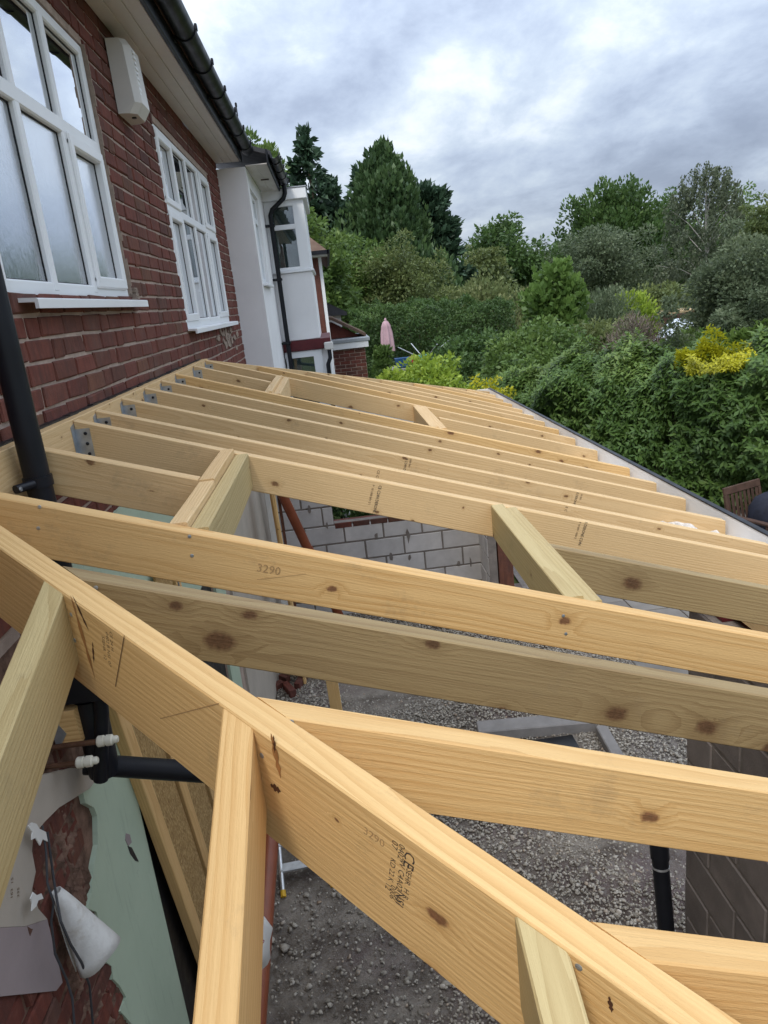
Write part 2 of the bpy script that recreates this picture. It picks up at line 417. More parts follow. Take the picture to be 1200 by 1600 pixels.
def glass(name, tint, rough=0., bump=0., bscale=60., ior=1.5, dark=.85):
    t = NT(name)
    fr = t.n('ShaderNodeFresnel'); fr.inputs[0].default_value = ior
    gl = t.n('ShaderNodeBsdfGlossy'); gl.inputs['Roughness'].default_value = rough; gl.inputs['Color'].default_value = (.95, .97, 1, 1)
    if bump:
        nb = t.bump(t.noise(t.map(t.pos, (1, 1, .45)), bscale, 3, .6), bump, .004); t.set(gl.inputs['Normal'], nb)
    tr = t.n('ShaderNodeBsdfTransparent'); tr.inputs[0].default_value = (*tint, 1)
    mxs = t.n('ShaderNodeMixShader'); f2 = t.rng(fr.outputs[0], .03, .26, .10, dark)
    t.set(mxs.inputs[0], f2); t.set(mxs.inputs[1], tr.outputs[0]); t.set(mxs.inputs[2], gl.outputs[0])
    return t.out(mxs.outputs[0])
M['glass'] = glass('window_glass', (.75, .8, .8), 0.0, .02, 3, 1.5, .95)
M['frost'] = glass('patterned_glass', (.98, .99, 1.0), .09, .22, 70, 1.5, .8)
M['gasket'] = plain('black_gasket', (.01, .01, .012), .6, .2, 5, 0, 50)

def leafmat(name, dark, mid, light, trans=.3, rough=.5):
    t = NT(name)
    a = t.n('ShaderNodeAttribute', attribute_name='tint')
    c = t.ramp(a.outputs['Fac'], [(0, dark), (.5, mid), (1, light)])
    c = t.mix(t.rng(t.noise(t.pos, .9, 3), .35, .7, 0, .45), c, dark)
    d = t.pbr(c, rough, None, 0, .35)
    tl = t.n('ShaderNodeBsdfTranslucent'); t.set(tl.inputs[0], t.mix(.5, c, tuple(min(1, x * 1.5) for x in light)))
    m = t.n('ShaderNodeMixShader'); m.inputs[0].default_value = trans
    t.set(m.inputs[1], d); t.set(m.inputs[2], tl.outputs[0]); return t.out(m.outputs[0])
LM = {
 'laurel': leafmat('leaf_hedge', (.042, .082, .020), (.095, .172, .036), (.215, .30, .075)),
 'dark': leafmat('leaf_dark', (.032, .066, .020), (.068, .128, .034), (.13, .205, .058)),
 'mid': leafmat('leaf_mid', (.050, .092, .024), (.105, .178, .042), (.195, .275, .07)),
 'bright': leafmat('leaf_bright', (.055, .105, .024), (.115, .20, .044), (.20, .30, .075)),
 'olive': leafmat('leaf_olive', (.060, .088, .030), (.125, .165, .052), (.22, .25, .09)),
 'grey': leafmat('leaf_grey', (.050, .075, .036), (.105, .140, .072), (.21, .25, .14)),
 'spruce': leafmat('needle_blue', (.024, .052, .028), (.046, .09, .05), (.08, .135, .075), .1),
 'cypress': leafmat('spray_green', (.030, .062, .024), (.064, .118, .042), (.115, .185, .064), .15),
 'yellow': leafmat('leaf_yellow', (0.200, 0.200, 0.010), (0.480, 0.460, 0.015), (0.720, 0.660, 0.050), .25),
 'lime': leafmat('leaf_lime', (0.102, 0.168, 0.022), (0.223, 0.325, 0.037), (0.428, 0.520, 0.074)),
 'birch': leafmat('leaf_birch', (.060, .080, .046), (.115, .14, .082), (.19, .215, .125)),
 'twig': leafmat('twig_brown', (0.083, 0.067, 0.052), (0.168, 0.133, 0.104), (0.278, 0.223, 0.177), .1),
 'wheat': leafmat('grass_tan', (.075, .11, .035), (.16, .20, .07), (.32, .33, .15)),
 'redleaf': leafmat('leaf_red', (0.074, 0.018, 0.015), (0.148, 0.033, 0.022), (0.242, 0.055, 0.037)),
}

# ------------------------------------------------------------------ ground
def sheet(name, x0, x1, y0, y1, z, mat, nx=1, ny=1, amp=0., kind='structure', label=None):
    xs = np.linspace(x0, x1, nx + 1); ys = np.linspace(y0, y1, ny + 1)
    v = [(x, y, z + (amp * (math.sin(x * 2.7 + 1.3 * math.sin(y * 1.7)) + math.sin(y * 3.1 + x)) if amp else 0)) for y in ys for x in xs]
    f = [(j * (nx + 1) + i, j * (nx + 1) + i + 1, (j + 1) * (nx + 1) + i + 1, (j + 1) * (nx + 1) + i) for j in range(ny) for i in range(nx)]
    me = bpy.data.meshes.new(name); me.from_pydata(v, [], f); me.update()
    return obj(name, me, None, None, mat, kind=kind, label=label)
def grassmat():
    t = NT('lawn'); p = t.pos
    c = t.mix(t.rng(t.noise(p, .35, 5, .6), .35, .65), (.035, .06, .014), (.085, .10, .03))
    c = t.mix(t.rng(t.noise(p, 8, 5, .7), .5, .75), c, (.10, .085, .045))
    return t.out(t.pbr(c, .95, t.bump(t.noise(p, 30, 5, .7), .8, .03), 0, .1))
M['lawn'] = grassmat()
def dirtmat():
    t = NT('hardcore_dirt'); p = t.pos
    c = t.mix(t.rng(t.noise(p, 3.1, 6, .65), .38, .62), (.115, .092, .074), (.32, .28, .235))
    c = t.mix(t.rng(t.noise(p, 1.3, 3, .6), .5, .66, 0, .75), c, (.16, .115, .115))
    c = t.mix(t.rng(t.noise(p, 45, 5, .75), .5, .72, 0, .8), c, (.27, .25, .235))
    h = t.math('ADD', t.noise(p, 45, 6, .75), t.noise(p, 12, 4, .6))
    return t.out(t.pbr(c, .95, t.bump(h, 1., .02), 0, .15))
M['dirt'] = dirtmat()
sheet('ground', -150, 250, -60, 420, -.03, M['lawn'], 1, 1)
sheet('floor_base', -1.5, 2.9, -1.0, 8.4, 0.0, M['dirt'], 30, 60, .012)

# ------------------------------------------------------------------ brick house
H = empty('brick_house', (0, 4.5, 0), 'dark red brick house with white windows and black gutter beside the new roof frame', 'house')
WIN1 = (2.40, 3.87, 3.665, 4.785)       # y0 y1 z0 z1 openings in the wall
WIN2 = (5.22, 7.46, 3.485, 4.775)
WY0, WY1, WZ1 = -1.2, 8.22, 5.03
DOOR = (2.47, 4.55, 0.0, 2.02)
wall = MB()
def wallpiece(y0, y1, z0, z1): wall.box(-.30, -.008, y0, y1, z0, z1)
ycuts = sorted({WY0, WY1, DOOR[0], DOOR[1], WIN1[0], WIN1[1], WIN2[0], WIN2[1]})
for a, b in zip(ycuts[:-1], ycuts[1:]):
    m = (a + b) / 2; spans = [(-.2, WZ1)]
    for (y0, y1, z0, z1) in (DOOR, WIN1, WIN2):
        if y0 < m < y1:
            ns = []
            for s0, s1 in spans:
                if z0 > s0: ns.append((s0, min(s1, z0)))
                if z1 < s1: ns.append((max(s0, z1), s1))
            spans = ns
    for s0, s1 in spans: wallpiece(a, b, s0, s1)
wallo = wall.build('wall', M['mortar'], H)
def brick_mesh(l, seed, h=.064, d=.075, rough=.0022):
    r = np.random.default_rng(seed); vs, fs = cbox(-d, 0, -l / 2, l / 2, -h / 2, h / 2, .0045)
    vs = [tuple(np.array(v) + r.normal(0, rough, 3) * (.6, 1, 1)) for v in vs]
    me = bpy.data.meshes.new('brick'); me.from_pydata(vs, [], fs); me.update(); me.materials.append(M['brick']); return me
STR = [brick_mesh(.214, 10 + i) for i in range(7)]; HEA = [brick_mesh(.102, 40 + i) for i in range(5)]
bricks = []
ROW0 = 2.79
k = 0
z = ROW0
pat_cycle = ['S', 'S', 'S', 'H']
while z < WZ1 - .02:
    zc_ = z + .0375
    y = WY0 + 1.9 - (.16 if k % 2 else .0) - .07 * ((k * 7) % 5); j = (k * 3) % 4
    ivs = [(WY0 + 1.9, WY1)]
    for (y0, y1, z0, z1) in (WIN1, WIN2):
        if z0 - .005 < zc_ < z1 + .005:
            ivs = [q for a, b in ivs for q in ((a, min(b, y0 - .004)), (max(a, y1 + .004), b)) if q[1] - q[0] > .02]
    while y < WY1:
        l = .214 if pat_cycle[j % 4] == 'S' else .102
        for a, b in ivs:
            s0, s1 = max(a, y), min(b, y + l)
            if s1 - s0 > .025: bricks.append(((s0 + s1) / 2, zc_, s1 - s0, pat_cycle[j % 4]))
        y += l + .0105; j += 1 if random.random() < .93 else 2
    z += .075; k += 1
def inframe(P):
    q = proj(P); return q is not None and -15 < q[0] < 1215 and -15 < q[1] < 1615
LED_TOP = 3.265
vis = sorted([b for b in bricks if b[1] > LED_TOP - .03 and inframe((0, b[0], b[1]))], key=lambda b: math.hypot(b[0], b[1] - 3.55) - b[2])
visset = set(vis[:300]); stuff = MB()
for b in bricks:
    yc, zc2, l, t = b
    full = .214 if (t == 'S' and l > .11) else (.102 if t == 'H' or l < .11 else .214)
    me = random.choice(STR if full > .15 else HEA)
    Mx = Matrix.Translation((random.uniform(-.003, .002), yc, zc2 + random.uniform(-.0015, .0015))) @ Matrix.Rotation(random.gauss(0, .003), 4, 'X') @ Matrix.Diagonal((1, l / full, 1, 1))
    if b in visset:
        obj('brick', me, wallo, Mx)
    else:
        stuff.add([Mx @ v.co for v in me.vertices], [tuple(p.vertices) for p in me.polygons])
so_ = stuff.build('brickwork', M['brick'], wallo); so_['kind'] = 'stuff'
# crumbled mortar and patch of pale render under the second window
pr = np.random.default_rng(3)
pm = MB()
for i in range(40):
    yc = 7.0 + pr.normal(0, .3); zz = 3.36 + pr.normal(0, .05)
    w, h2 = pr.uniform(.02, .11), pr.uniform(.012, .04)
    n_ = 8; poly = [(.0025 + .0002 * i, yc + w * math.cos(6.283 * q / n_) * pr.uniform(.6, 1.1), zz + h2 * math.sin(6.283 * q / n_) * pr.uniform(.6, 1.1)) for q in range(n_)]
    pm.prism(poly, (-.02, 0, 0))
M['patch'] = plain('pale_patch_mortar', (.30, .235, .19), .95, .2, 20, .6, 120, 0, .1, .004)
pm.build('mortar_patch', M['patch'], wallo)
# dark damp strip between wall and ledger
ds = MB()
for i in range(46):
    y = 1.0 + i * .095; ds.box(-.01, .020 + pr.uniform(0, .008), y, y + .097, LED_TOP + .004, LED_TOP + .008 + pr.uniform(0, .004))
ds.build('bitumen_strip', M['rubber'], H)

def window(name, W_, cols, transom, casements_top, casements_bot, glass_bot, label, recess=.012):
    """uPVC window in the x=0 wall: frame, mullions, sashes, panes, gaskets"""
    y0, y1, z0, z1 = W_; xf = -recess; fd = .06; fw_ = .052
    m = MB(); x0, x1 = xf - fd, xf
    m.box(x0, x1, y0 + .004, y1 - .004, z1 - fw_, z1 - .004, .006); m.box(x0, x1, y0 + .004, y1 - .004, z0 + .004, z0 + fw_ + .012, .006)
    m.box(x0, x1 + .001, y0 + .004, y0 + fw_, z0 + .01, z1 - .01, .006); m.box(x0, x1 + .001, y1 - fw_, y1 - .004, z0 + .01, z1 - .01, .006)
    for c in cols[1:-1]: m.box(x0, x1 + .002, c - .026, c + .026, z0 + .03, z1 - .03, .006)
    m.box(x0, x1 + .003, y0 + .03, y1 - .03, transom - .03, transom + .03, .006)
    w = m.build(name, M['upvc'], H, label=label)
    for i in range(len(cols) - 1):
        for row in (0, 1):
            a = cols[i] + (.026 if i else fw_); b = cols[i + 1] - (.026 if i < len(cols) - 2 else fw_)
            c, d = (z0 + fw_ + .012, transom - .03) if row == 0 else (transom + .03, z1 - fw_)
            if (row == 0 and i in casements_bot) or (row == 1 and i in casements_top):
                s = MB(); t = .05; e = .012; X0, X1 = xf - .05, xf + .014
                s.box(X0, X1, a - e, b + e, d - t + e, d + e, .007); s.box(X0, X1, a - e, b + e, c - e, c + t - e, .007)
                s.box(X0, X1 + .001, a - e, a + t - e, c + .01, d - .01, .007); s.box(X0, X1 + .001, b - t + e, b + e, c + .01, d - .01, .007)
                s.build('sash', M['upvc'], w); a += t - e; b -= t - e; c += t - e; d -= t - e
            g = MB()
            for q in ((a, b, c, c + .005), (a, b, d - .006, d), (a, a + .005, c + .005, d - .006), (b - .006, b, c + .005, d - .006)):
                g.box(xf - .028, xf - .0175, *q)
            g.build('gasket', M['gasket'], w)
            MB().box(xf - .026, xf - .02, a + .002, b - .002, c + .002, d - .002).build('pane', M[glass_bot] if row == 0 else M['glass'], w)
    return w
w1 = window('window', WIN1, [2.40, 2.875, 3.345, 3.87], 4.345, [], [2], 'frost', 'white three-light window with patterned lower panes')
w2 = window('window', WIN2, [5.22, 5.76, 6.32, 6.86, 7.46], 4.27, [0, 3], [0, 3], 'glass', 'white four-light window with vertical blinds behind the glass')
def sill(w, y0, y1, z, xo, dz=.032):
    m = MB(); m.prism([(-.09, y0, z + .012), (xo - .004, y0, z), (xo, y0, z - .004), (xo, y0, z - dz), (xo - .012, y0, z - dz), (xo - .012, y0, z - .012), (-.09, y0, z - .004)], (0, y1 - y0, 0))
    m.build('sill', M['upvc'], w)
sill(w1, 2.47, 3.93, 3.664, .06); sill(w2, 5.2, 7.56, 3.484, .06)
# what stands behind the panes
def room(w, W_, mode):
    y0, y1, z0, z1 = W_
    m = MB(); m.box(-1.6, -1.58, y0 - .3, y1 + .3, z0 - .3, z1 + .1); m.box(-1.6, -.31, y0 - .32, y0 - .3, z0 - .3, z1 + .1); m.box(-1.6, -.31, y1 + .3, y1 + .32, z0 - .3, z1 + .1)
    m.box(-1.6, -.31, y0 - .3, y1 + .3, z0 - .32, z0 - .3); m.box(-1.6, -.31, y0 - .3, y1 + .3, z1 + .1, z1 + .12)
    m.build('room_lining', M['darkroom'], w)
    if mode == 'blind':
        n = int((y1 - y0) / .085)
        for i in range(n):
            y = y0 + .04 + i * .085
            MB().box(-.20, -.197, -.042, .042, z0 + .06, z1 - .05, 0, Matrix.Translation((0, y, 0)) @ Matrix.Translation((-.2, 0, 0)) @ Matrix.Rotation(R(38), 4, 'Z') @ Matrix.Translation((.2, 0, 0))).build('blind_slat', M['blind'], w)
    else:
        MB().box(-.062, -.059, y0 + .02, y1 - .02, z0 + .06, 4.36).build('pane_backing', M['backing'], w)  # pale panel added close behind the glass to brighten the lower panes
        c = MB()
        for i in range(7): c.tube([(-.22, y1 - .06 - i * .035, z0 + .06), (-.22, y1 - .06 - i * .035, z1 - .03)], .02, 8)
        c.build('curtain', M['blind'], w, None, True)
room(w1, WIN1, 'backing'); room(w2, WIN2, 'blind')
# mortar fillets round window 1
ff = MB()
for i in range(26):
    z_ = WIN1[2] + .03 + i * .042
    ff.box(-.03, .004 + pr.uniform(-.004, .008), WIN1[1] - .003, WIN1[1] + pr.uniform(.003, .010), z_, z_ + .043)

ff.build('mortar_fillet', M['patch'], w1, kind='stuff')
ff = MB()
for i in range(9): ff.box(-.03, .03 - pr.uniform(0, .02), WIN1[1] + .002 + pr.uniform(0, .02), WIN1[1] + .05 + pr.uniform(-.02, .03), 3.665 + i * .007, 3.672 + i * .007)
ff.build('mortar_fillet', M['patch'], w1, kind='stuff')

# eaves: soffit boards, fascia, gutter, roof
SOFZ, SOX = 5.02, .245
for i in range(3):
    MB().box(.002 + i * .081, .002 + i * .081 + .0785, 1.5, WY1 - .005, SOFZ, SOFZ + .012, .003).build('soffit_board', M['soffit'], H)
MB().box(.247, .268, 1.5, WY1, SOFZ - .012, SOFZ + .16, .003).build('fascia_board', M['black'], H)
def gutter(yA, yB, xc, zc_, r, parent, step=.42, ph=.2):
    g = MB(); n = 10
    for rr in (r, r - .004):
        pass
    prof = [(xc + r * math.cos(a), zc_ + r * math.sin(a)) for a in [math.pi + math.pi * q / n for q in range(n + 1)]] + \
           [(xc + (r - .005) * math.cos(a), zc_ + (r - .005) * math.sin(a)) for a in [2 * math.pi - math.pi * q / n for q in range(n + 1)]]
    g.prism([(x, yA, z) for x, z in prof], (0, yB - yA, 0))
    go = g.build('gutter', M['black'], parent, None, True)
    y = yA + ph
    while y < yB - .05:
        b = MB(); rb = r + .007
        prof = [(xc + rb * math.cos(a), zc_ + rb * math.sin(a)) for a in [math.pi + math.pi * 1.0 * q / n for q in range(n + 1)]] + \
               [(xc + (r + .001) * math.cos(a), zc_ + (r + .001) * math.sin(a)) for a in [2 * math.pi - math.pi * q / n for q in range(n + 1)]]
        b.prism([(x, y, z) for x, z in prof], (0, .045, 0)); b.box(xc + r - .004, xc + r + .012, y + .008, y + .037, zc_ - .012, zc_ + .024, .003); b.box(xc - r - .03, xc - r + .004, y, y + .045, zc_ - .06, zc_ + .012, .002)
        b.build('bracket', M['black'], go, None, True); y += step
    return go
gutter(1.5, WY1 + .03, .332, SOFZ + .115, .062, H, .62, .25)
rf = MB(); rf.prism([(.33, 1.2, 5.165), (-3.2, 1.2, 7.4), (-3.2, 1.2, 7.32), (.30, 1.2, 5.09)], (0, 7.0, 0)); rf.build('roof', M['tile'], H)
ro_ = H.children
# little bird-spike like clip standing on the gutter
cl = MB(); cl.box(.39, .40, 6.9, 6.91, 5.13, 5.21); cl.box(.386, .404, 6.893, 6.917, 5.2, 5.235, .006); cl.build('cable_clip', M['black'], H)

# alarm box
A = empty('alarm_box', (0, 4.42, 4.6), 'weathered cream alarm box on the brick wall under the soffit', 'alarm box')
ab = MB(); y0, y1, z0, z1, dx = 4.30, 4.56, 4.600, 4.945, .125
sec = lambda z, sh: [(0.004, y0, z), (dx - .03 - sh, y0 + .01, z), (dx - sh, y0 + .045, z), (dx - sh, y1 - .045, z), (dx - .03 - sh, y1 - .01, z), (0.004, y1, z)]
rings = [sec(z0 + .0, .035), sec(z0 + .05, .0), sec(z1 - .03, .012), sec(z1, .03)]
vs_ = [p for r_ in rings for p in r_]; fs_ = [tuple(range(6)), tuple(range(18, 24))]
for i in range(3):
    for q in range(6): fs_.append((i * 6 + q, i * 6 + (q + 1) % 6, (i + 1) * 6 + (q + 1) % 6, (i + 1) * 6 + q))
ab.add(vs_, fs_).build('cover', M['upvc_dull'], A)
lt = MB()
for i in range(9): lt.box(dx - .012, dx - .002, y0 + .05, y0 + .085 + .02 * (i % 2), z0 + .09 + i * .024, z0 + .104 + i * .024, .002)
lt.build('raised_lettering', M['upvc'], A)
MB().tube([(.06, 4.40, 4.603), (.06, 4.40, 4.594)], .012, 10).build('sounder_hole', M['black'], A)

M['rubble'] = plain('broken_brick', (.17, .105, .078), .95, .6, 14, .8, 80, 0, .1, .006)
# lower wall finishes inside the new room (unprojected from the picture onto the wall face)
def wallpoly(name, pts, x, thick, mat, parent, **k):
    poly = [tuple(atX(px, py, x)) for px, py in pts]
    m = MB(); m.prism(poly, (-thick, 0, 0)); return m.build(name, mat, parent, **k)
def rag(y0, z0, y1, z1, n, amp, seed):
    r = np.random.default_rng(seed); out = []
    for i in range(n + 1):
        f = i / n; out.append((y0 + (y1 - y0) * f + r.normal(0, amp), z0 + (z1 - z0) * f + r.normal(0, amp * .4)))
    return out
# sage painted render: left strip with torn edge, band over the opening, pier beyond it
edge = [(2.30, 2.84), (2.285, 2.62), (2.27, 2.42), (2.25, 2.30)]
for px, py in ((134, 1215), (128, 1235), (133, 1255), (146, 1262), (151, 1275), (152, 1320), (146, 1350), (142, 1395), (136, 1420), (150, 1425), (157, 1452), (153, 1478), (160, 1500), (174, 1510), (176, 1530), (186, 1540), (196, 1558), (187, 1580), (205, 1600), (212, 1640)):
    p = atX(px, py, .008); edge.append((p[1], p[2]))
edge += [(1.80, 0.9), (1.78, .3), (1.78, 0)]
poly = [(.010, y, z) for y, z in edge] + [(.010, 2.465, 0), (.010, 2.465, 2.03), (.010, 2.52, 2.84)]
poly = [(.010, y, z) for y, z in edge] + [(.010, DOOR[0] - .002, 0), (.010, DOOR[0] - .002, 2.84)]
m = MB(); m.prism(poly, (-.024, 0, 0)); m.build('painted_render', M['sage'], H, label='sage green painted render with torn edge')
m = MB(); m.box(-.014, .010, DOOR[0], DOOR[1], DOOR[3], 2.84); m.build('painted_render', M['sage'], H)
m = MB(); m.box(-.014, .0102, DOOR[1] + .001, 4.86, 0, 2.84); m.build('painted_render', M['sage'], H)
m = MB(); m.box(-.30, -.013, DOOR[0] - .012, DOOR[0] - .003, 0, 2.02); m.build('reveal', M['mortar_dark'], H)
for pts, mt in (([(197, 1302), (203, 1304), (206, 1316), (201, 1322), (196, 1312)], 'mauve'), ([(200, 1322), (206, 1324), (214, 1340), (217, 1346), (212, 1345), (204, 1334)], 'rubble0')):
    M['rubble0'] = M['rubber']; wallpoly('gouge', pts, .0118, .004, M[mt], H)
# plaster of the old room, cream above, mauve below
wallpoly('plaster', [(-60, 1330), (0, 1268), (62, 1212), (110, 1200), (152, 1202), (154, 1214), (140, 1232), (118, 1246), (92, 1262), (70, 1284), (52, 1306), (50, 1330), (56, 1362), (50, 1390), (60, 1420), (74, 1436), (40, 1447), (0, 1449), (-60, 1452)], .014, .03, M['plaster'], H, label='cream plaster torn back to the brick')
wallpoly('plaster', [(-60, 1452.5), (0, 1449.5), (40, 1447.5), (74, 1436.5), (80, 1462), (86, 1490), (92, 1508), (98, 1535), (88, 1548), (0, 1557), (-60, 1562)], .014, .03, M['mauve'], H, label='mauve plaster with a straight lower edge')
m = MB(); m.box(-.014, .0095, 5.1, 8.09, 0, 2.84); m.build('plaster', M['plaster'], H)
for (px, py, body) in ((6, 1398, '43'), (20, 1404, '163  15'), (30, 1402, '335')):
    p_ = atX(px, py, .0152); q_ = atX(px + 1, py - 40, .0152); r_ = atX(px - 20, py, .0152)
    me = text_mesh(body, .016); me.materials.append(M['ink_soft']); obj('pencil_sum', me, H, frame(p_, np.array(q_) - np.array(p_), np.array(r_) - np.array(p_)))
# exposed rough brick between plaster and paint
ex = np.random.default_rng(21)
z = 1.02; k = 0
while z < 2.72:
    y = 1.18 + (k % 2) * .1
    while y < 2.26:
        l = ex.choice([.1, .21, .21, .15]); l = min(l, (2.26 if z > 2.25 else 2.0 if z > 1.75 else 2.06) - y)
        if l > .03:
            me = random.choice(STR if l > .13 else HEA)
            Mx = Matrix.Translation((-.001 + ex.normal(0, .009), y + l / 2, z + .0375)) @ Matrix.Rotation(ex.normal(0, .03), 4, 'X') @ Matrix.Rotation(ex.normal(0, .025), 4, 'Z') @ Matrix.Diagonal((1, l / (.214 if l > .13 else .102), 1.0 + ex.uniform(-.08, .08), 1))
            obj('brick', me, wallo, Mx)
        y += max(l, .05) + .012
    z += .076; k += 1
MB().box(-.03, -.0068, 1.1, 2.26, .9, 2.75).build('scar_backing', M['rubble'], wallo)
rb = MB()
for i in range(520):
    y = 1.86 + ex.uniform(-.13, .13); zz = ex.uniform(1.1, 2.3); s = ex.uniform(.006, .026)
    rb.add([(-.006 + s * .5 * a, y + s * b * ex.uniform(.6, 1.3), zz + s * c * ex.uniform(.6, 1.3)) for a, b, c in ((0, -1, -1), (0, 1, -1), (0, 1, 1), (0, -1, 1), (1, 0, 0))], [(0, 1, 4), (1, 2, 4), (2, 3, 4), (3, 0, 4), (0, 3, 2, 1)])
o_ = rb.build('broken_mortar', M['rubble'], wallo); o_['kind'] = 'stuff'

# ------------------------------------------------------------------ roof frame
SL = .332; LX = .06
ROOFZ = lambda x: LED_TOP - SL * (x - LX)
TH, DP, HDP = .045, .122, .178
RF = empty('roof_frame', (1.3, 4.0, 2.2), 'new timber hipped lean-to roof frame of pale sloping rafters fixed to the brick wall', 'roof frame')
def timber(name, P0, P1, th, dp, mat, skew0=0., skew1=0., parent=RF, plumb=True, label=None, b=.0025, nseg=6, seed=None, up=(0, 0, 1)):
    """board whose top centre line runs P0 to P1, plumb-cut ends, local x along the grain"""
    P0, P1 = Vector(P0), Vector(P1); d = P1 - P0; l = d.length; u = d.normalized()
    zl = (Vector(up) - u * u.dot(Vector(up))).normalized(); yl = zl.cross(u)
    Mx = Matrix(((u.x, yl.x, zl.x, P0.x), (u.y, yl.y, zl.y, P0.y), (u.z, yl.z, zl.z, P0.z), (0, 0, 0, 1)))
    tn = -u.z / math.sqrt(max(1e-6, 1 - u.z * u.z)) if plumb else 0.
    r = np.random.default_rng(seed if seed is not None else int(abs(P0.x * 991 + P0.y * 7919) * 10) + 3)
    bow = 0.; crook = r.normal(0, .0015)
    sec = [(-th / 2 + b, 0), (th / 2 - b, 0), (th / 2, -b), (th / 2, -dp + b), (th / 2 - b, -dp), (-th / 2 + b, -dp), (-th / 2, -dp + b), (-th / 2, -b)]
    vs = []; fs = []
    for i in range(nseg + 1):
        f = i / nseg; bl = math.sin(f * math.pi)
        for (y, z) in sec:
            sx = tn * -z + (skew0 * (1 - f) + skew1 * f) * y
            vs.append((f * l + sx, y + bow * bl, z + crook * bl))
    for i in range(nseg):
        for k in range(8): fs.append((i * 8 + k, i * 8 + (k + 1) % 8, (i + 1) * 8 + (k + 1) % 8, (i + 1) * 8 + k))
    fs += [tuple(range(8))[::-1], tuple(range(nseg * 8, nseg * 8 + 8))]
    me = bpy.data.meshes.new(name); me.from_pydata(vs, [], fs)
    bm = bmesh.new(); bm.from_mesh(me); bmesh.ops.recalc_face_normals(bm, faces=bm.faces[:]); bm.to_mesh(me); bm.free(); me.update()
    return obj(name, me, parent, Mx, M[mat], label=label)
def rafter(y, x0, x1, mat, skew0=0, name='rafter', label=None, dp=DP, dz=0., th=TH):
    return timber(name, (x0, y, ROOFZ(x0) + dz), (x1, y, ROOFZ(x1) + dz), th, dp, mat, skew0, 0, label=label)
XE = 2.66
# near hip: far top edge runs through these plan points
HA = np.array([.26, 1.453]); HB = np.array([1.159, .606]); hd = (HB - HA) / np.linalg.norm(HB - HA); hn = np.array([hd[1], -hd[0]])
if hn[1] > 0: hn = -hn                       # towards the camera side
def hipx(y): return HA[0] + (HA[1] - y) * (HB[0] - HA[0]) / (HA[1] - HB[1])
def hip_pt(x):
    t = (x - HA[0]) / hd[0]; p = HA + hd * t; return p
c0 = hip_pt(.05) + hn * TH / 2; c1 = hip_pt(2.72) + hn * TH / 2
hz = lambda c: ROOFZ((c - hn * TH / 2)[0])
hipo = timber('hip_rafter', (c0[0], c0[1], hz(c0)), (c1[0], c1[1], hz(c1)), TH + .002, HDP, 'gold', label='deep golden hip rafter running diagonally with inked stamps', nseg=10)
# ledger bolted to the wall
led = timber('ledger_board', (.0375, 1.0, LED_TOP + .004), (.0375, 5.42, LED_TOP + .004), .045, .172, 'pale', plumb=False, label='pale ledger board against the brick wall')
def hanger(y, parent, big=True):
    h = .115 if big else .05
    m = MB(); ztop = ROOFZ(LX) - .012
    ys = y - TH / 2
    m.box(LX + .001, LX + .052, ys - .0025, ys - .0008, ztop - h - .012, ztop - .016)
    m.box(LX + .0005, LX + .002, ys - .036, ys - .002, ztop - h - .012, ztop - .010)
    o = m.build('joist_hanger', M['galv'], parent)
    n = MB()
    for dz in ((.03, .09) if not big else (.03, .075, .11)):
        n.tube([(LX + .036, ys - .0026, ztop - dz), (LX + .036, ys - .0065, ztop - dz)], .0055, 8)
        if big: n.tube([(LX + .002, ys - .022, ztop - dz - .006), (LX + .006, ys - .022, ztop - dz - .006)], .005, 8)
    return o, n
def hang(y, parent, big=True):
    h = .112 if big else .045
    ztop = ROOFZ(LX) - .006; ys = y - TH / 2
    m = MB()
    m.prism([(LX + .0005, ys - .0015, ztop - .004), (LX + .0005, ys - .034, ztop - .012), (LX + .0005, ys - .034, ztop - h), (LX + .0005, ys - .0015, ztop - h - .012)], (.0016, 0, 0))
    m.box(LX + .0005, LX + .05, ys - .0028, ys - .0008, ztop - h - .028, ztop - .024)
    m.build('joist_hanger', M['galv'], parent)
    for dz in ((.045, .08, .115) if big else (.045,)):
        MB().lathe([(.006, 0), (.006, .002), (.003, .004)], n=8).build('nail_head', M['black'], parent, Matrix.Translation((LX + .034, ys - .0028, ztop - dz + .004)) @ Matrix.Rotation(R(90), 4, 'X'))
rafters = {}
# full-length rafters and their finish
spec = [(1.635, 'gold'), (2.555, 'pale'), (2.80, 'pale'), (3.160, 'pale'), (3.553, 'pale'), (3.905, 'pale'), (4.285, 'gold'), (5.315, 'pale')]
for y, mt in spec:
    lab = {1.635: 'long golden rafter with pencilled figures spanning past both rooflight trimmers', 2.555: 'pale rafter with inked stamps along the rooflight opening'}.get(y)
    o = rafter(y, LX + .003, XE, mt, label=lab); rafters[y] = o
    if y > 2: hang(y, o, y not in (2.80, 4.285))
# near jack rafters that start on the hip
sk = 1.06
for y, mt, lab in ((1.283, 'treated', 'greenish treated rafter with big dark knots'), (.935, 'gold', None), (.590, 'gold', None), (.24, 'pale', None), (-.12, 'pale', None), (-.48, 'pale', None)):
    x0 = hipx(y) + .002; rafters[y] = rafter(y, x0, XE, mt, -sk, label=lab)
# tails either side of the rooflights
lt_ = rafter(2.105, LX + .003, .530, 'pale'); rafters['tail'] = lt_
rt_ = rafter(2.105, 1.548, XE, 'treated', label='grey-green treated tail rafter'); 
lt2 = rafter(4.845, LX + .003, .530, 'pale'); hang(4.845, lt2, True)
rafter(4.845, 1.60, XE, 'pale')
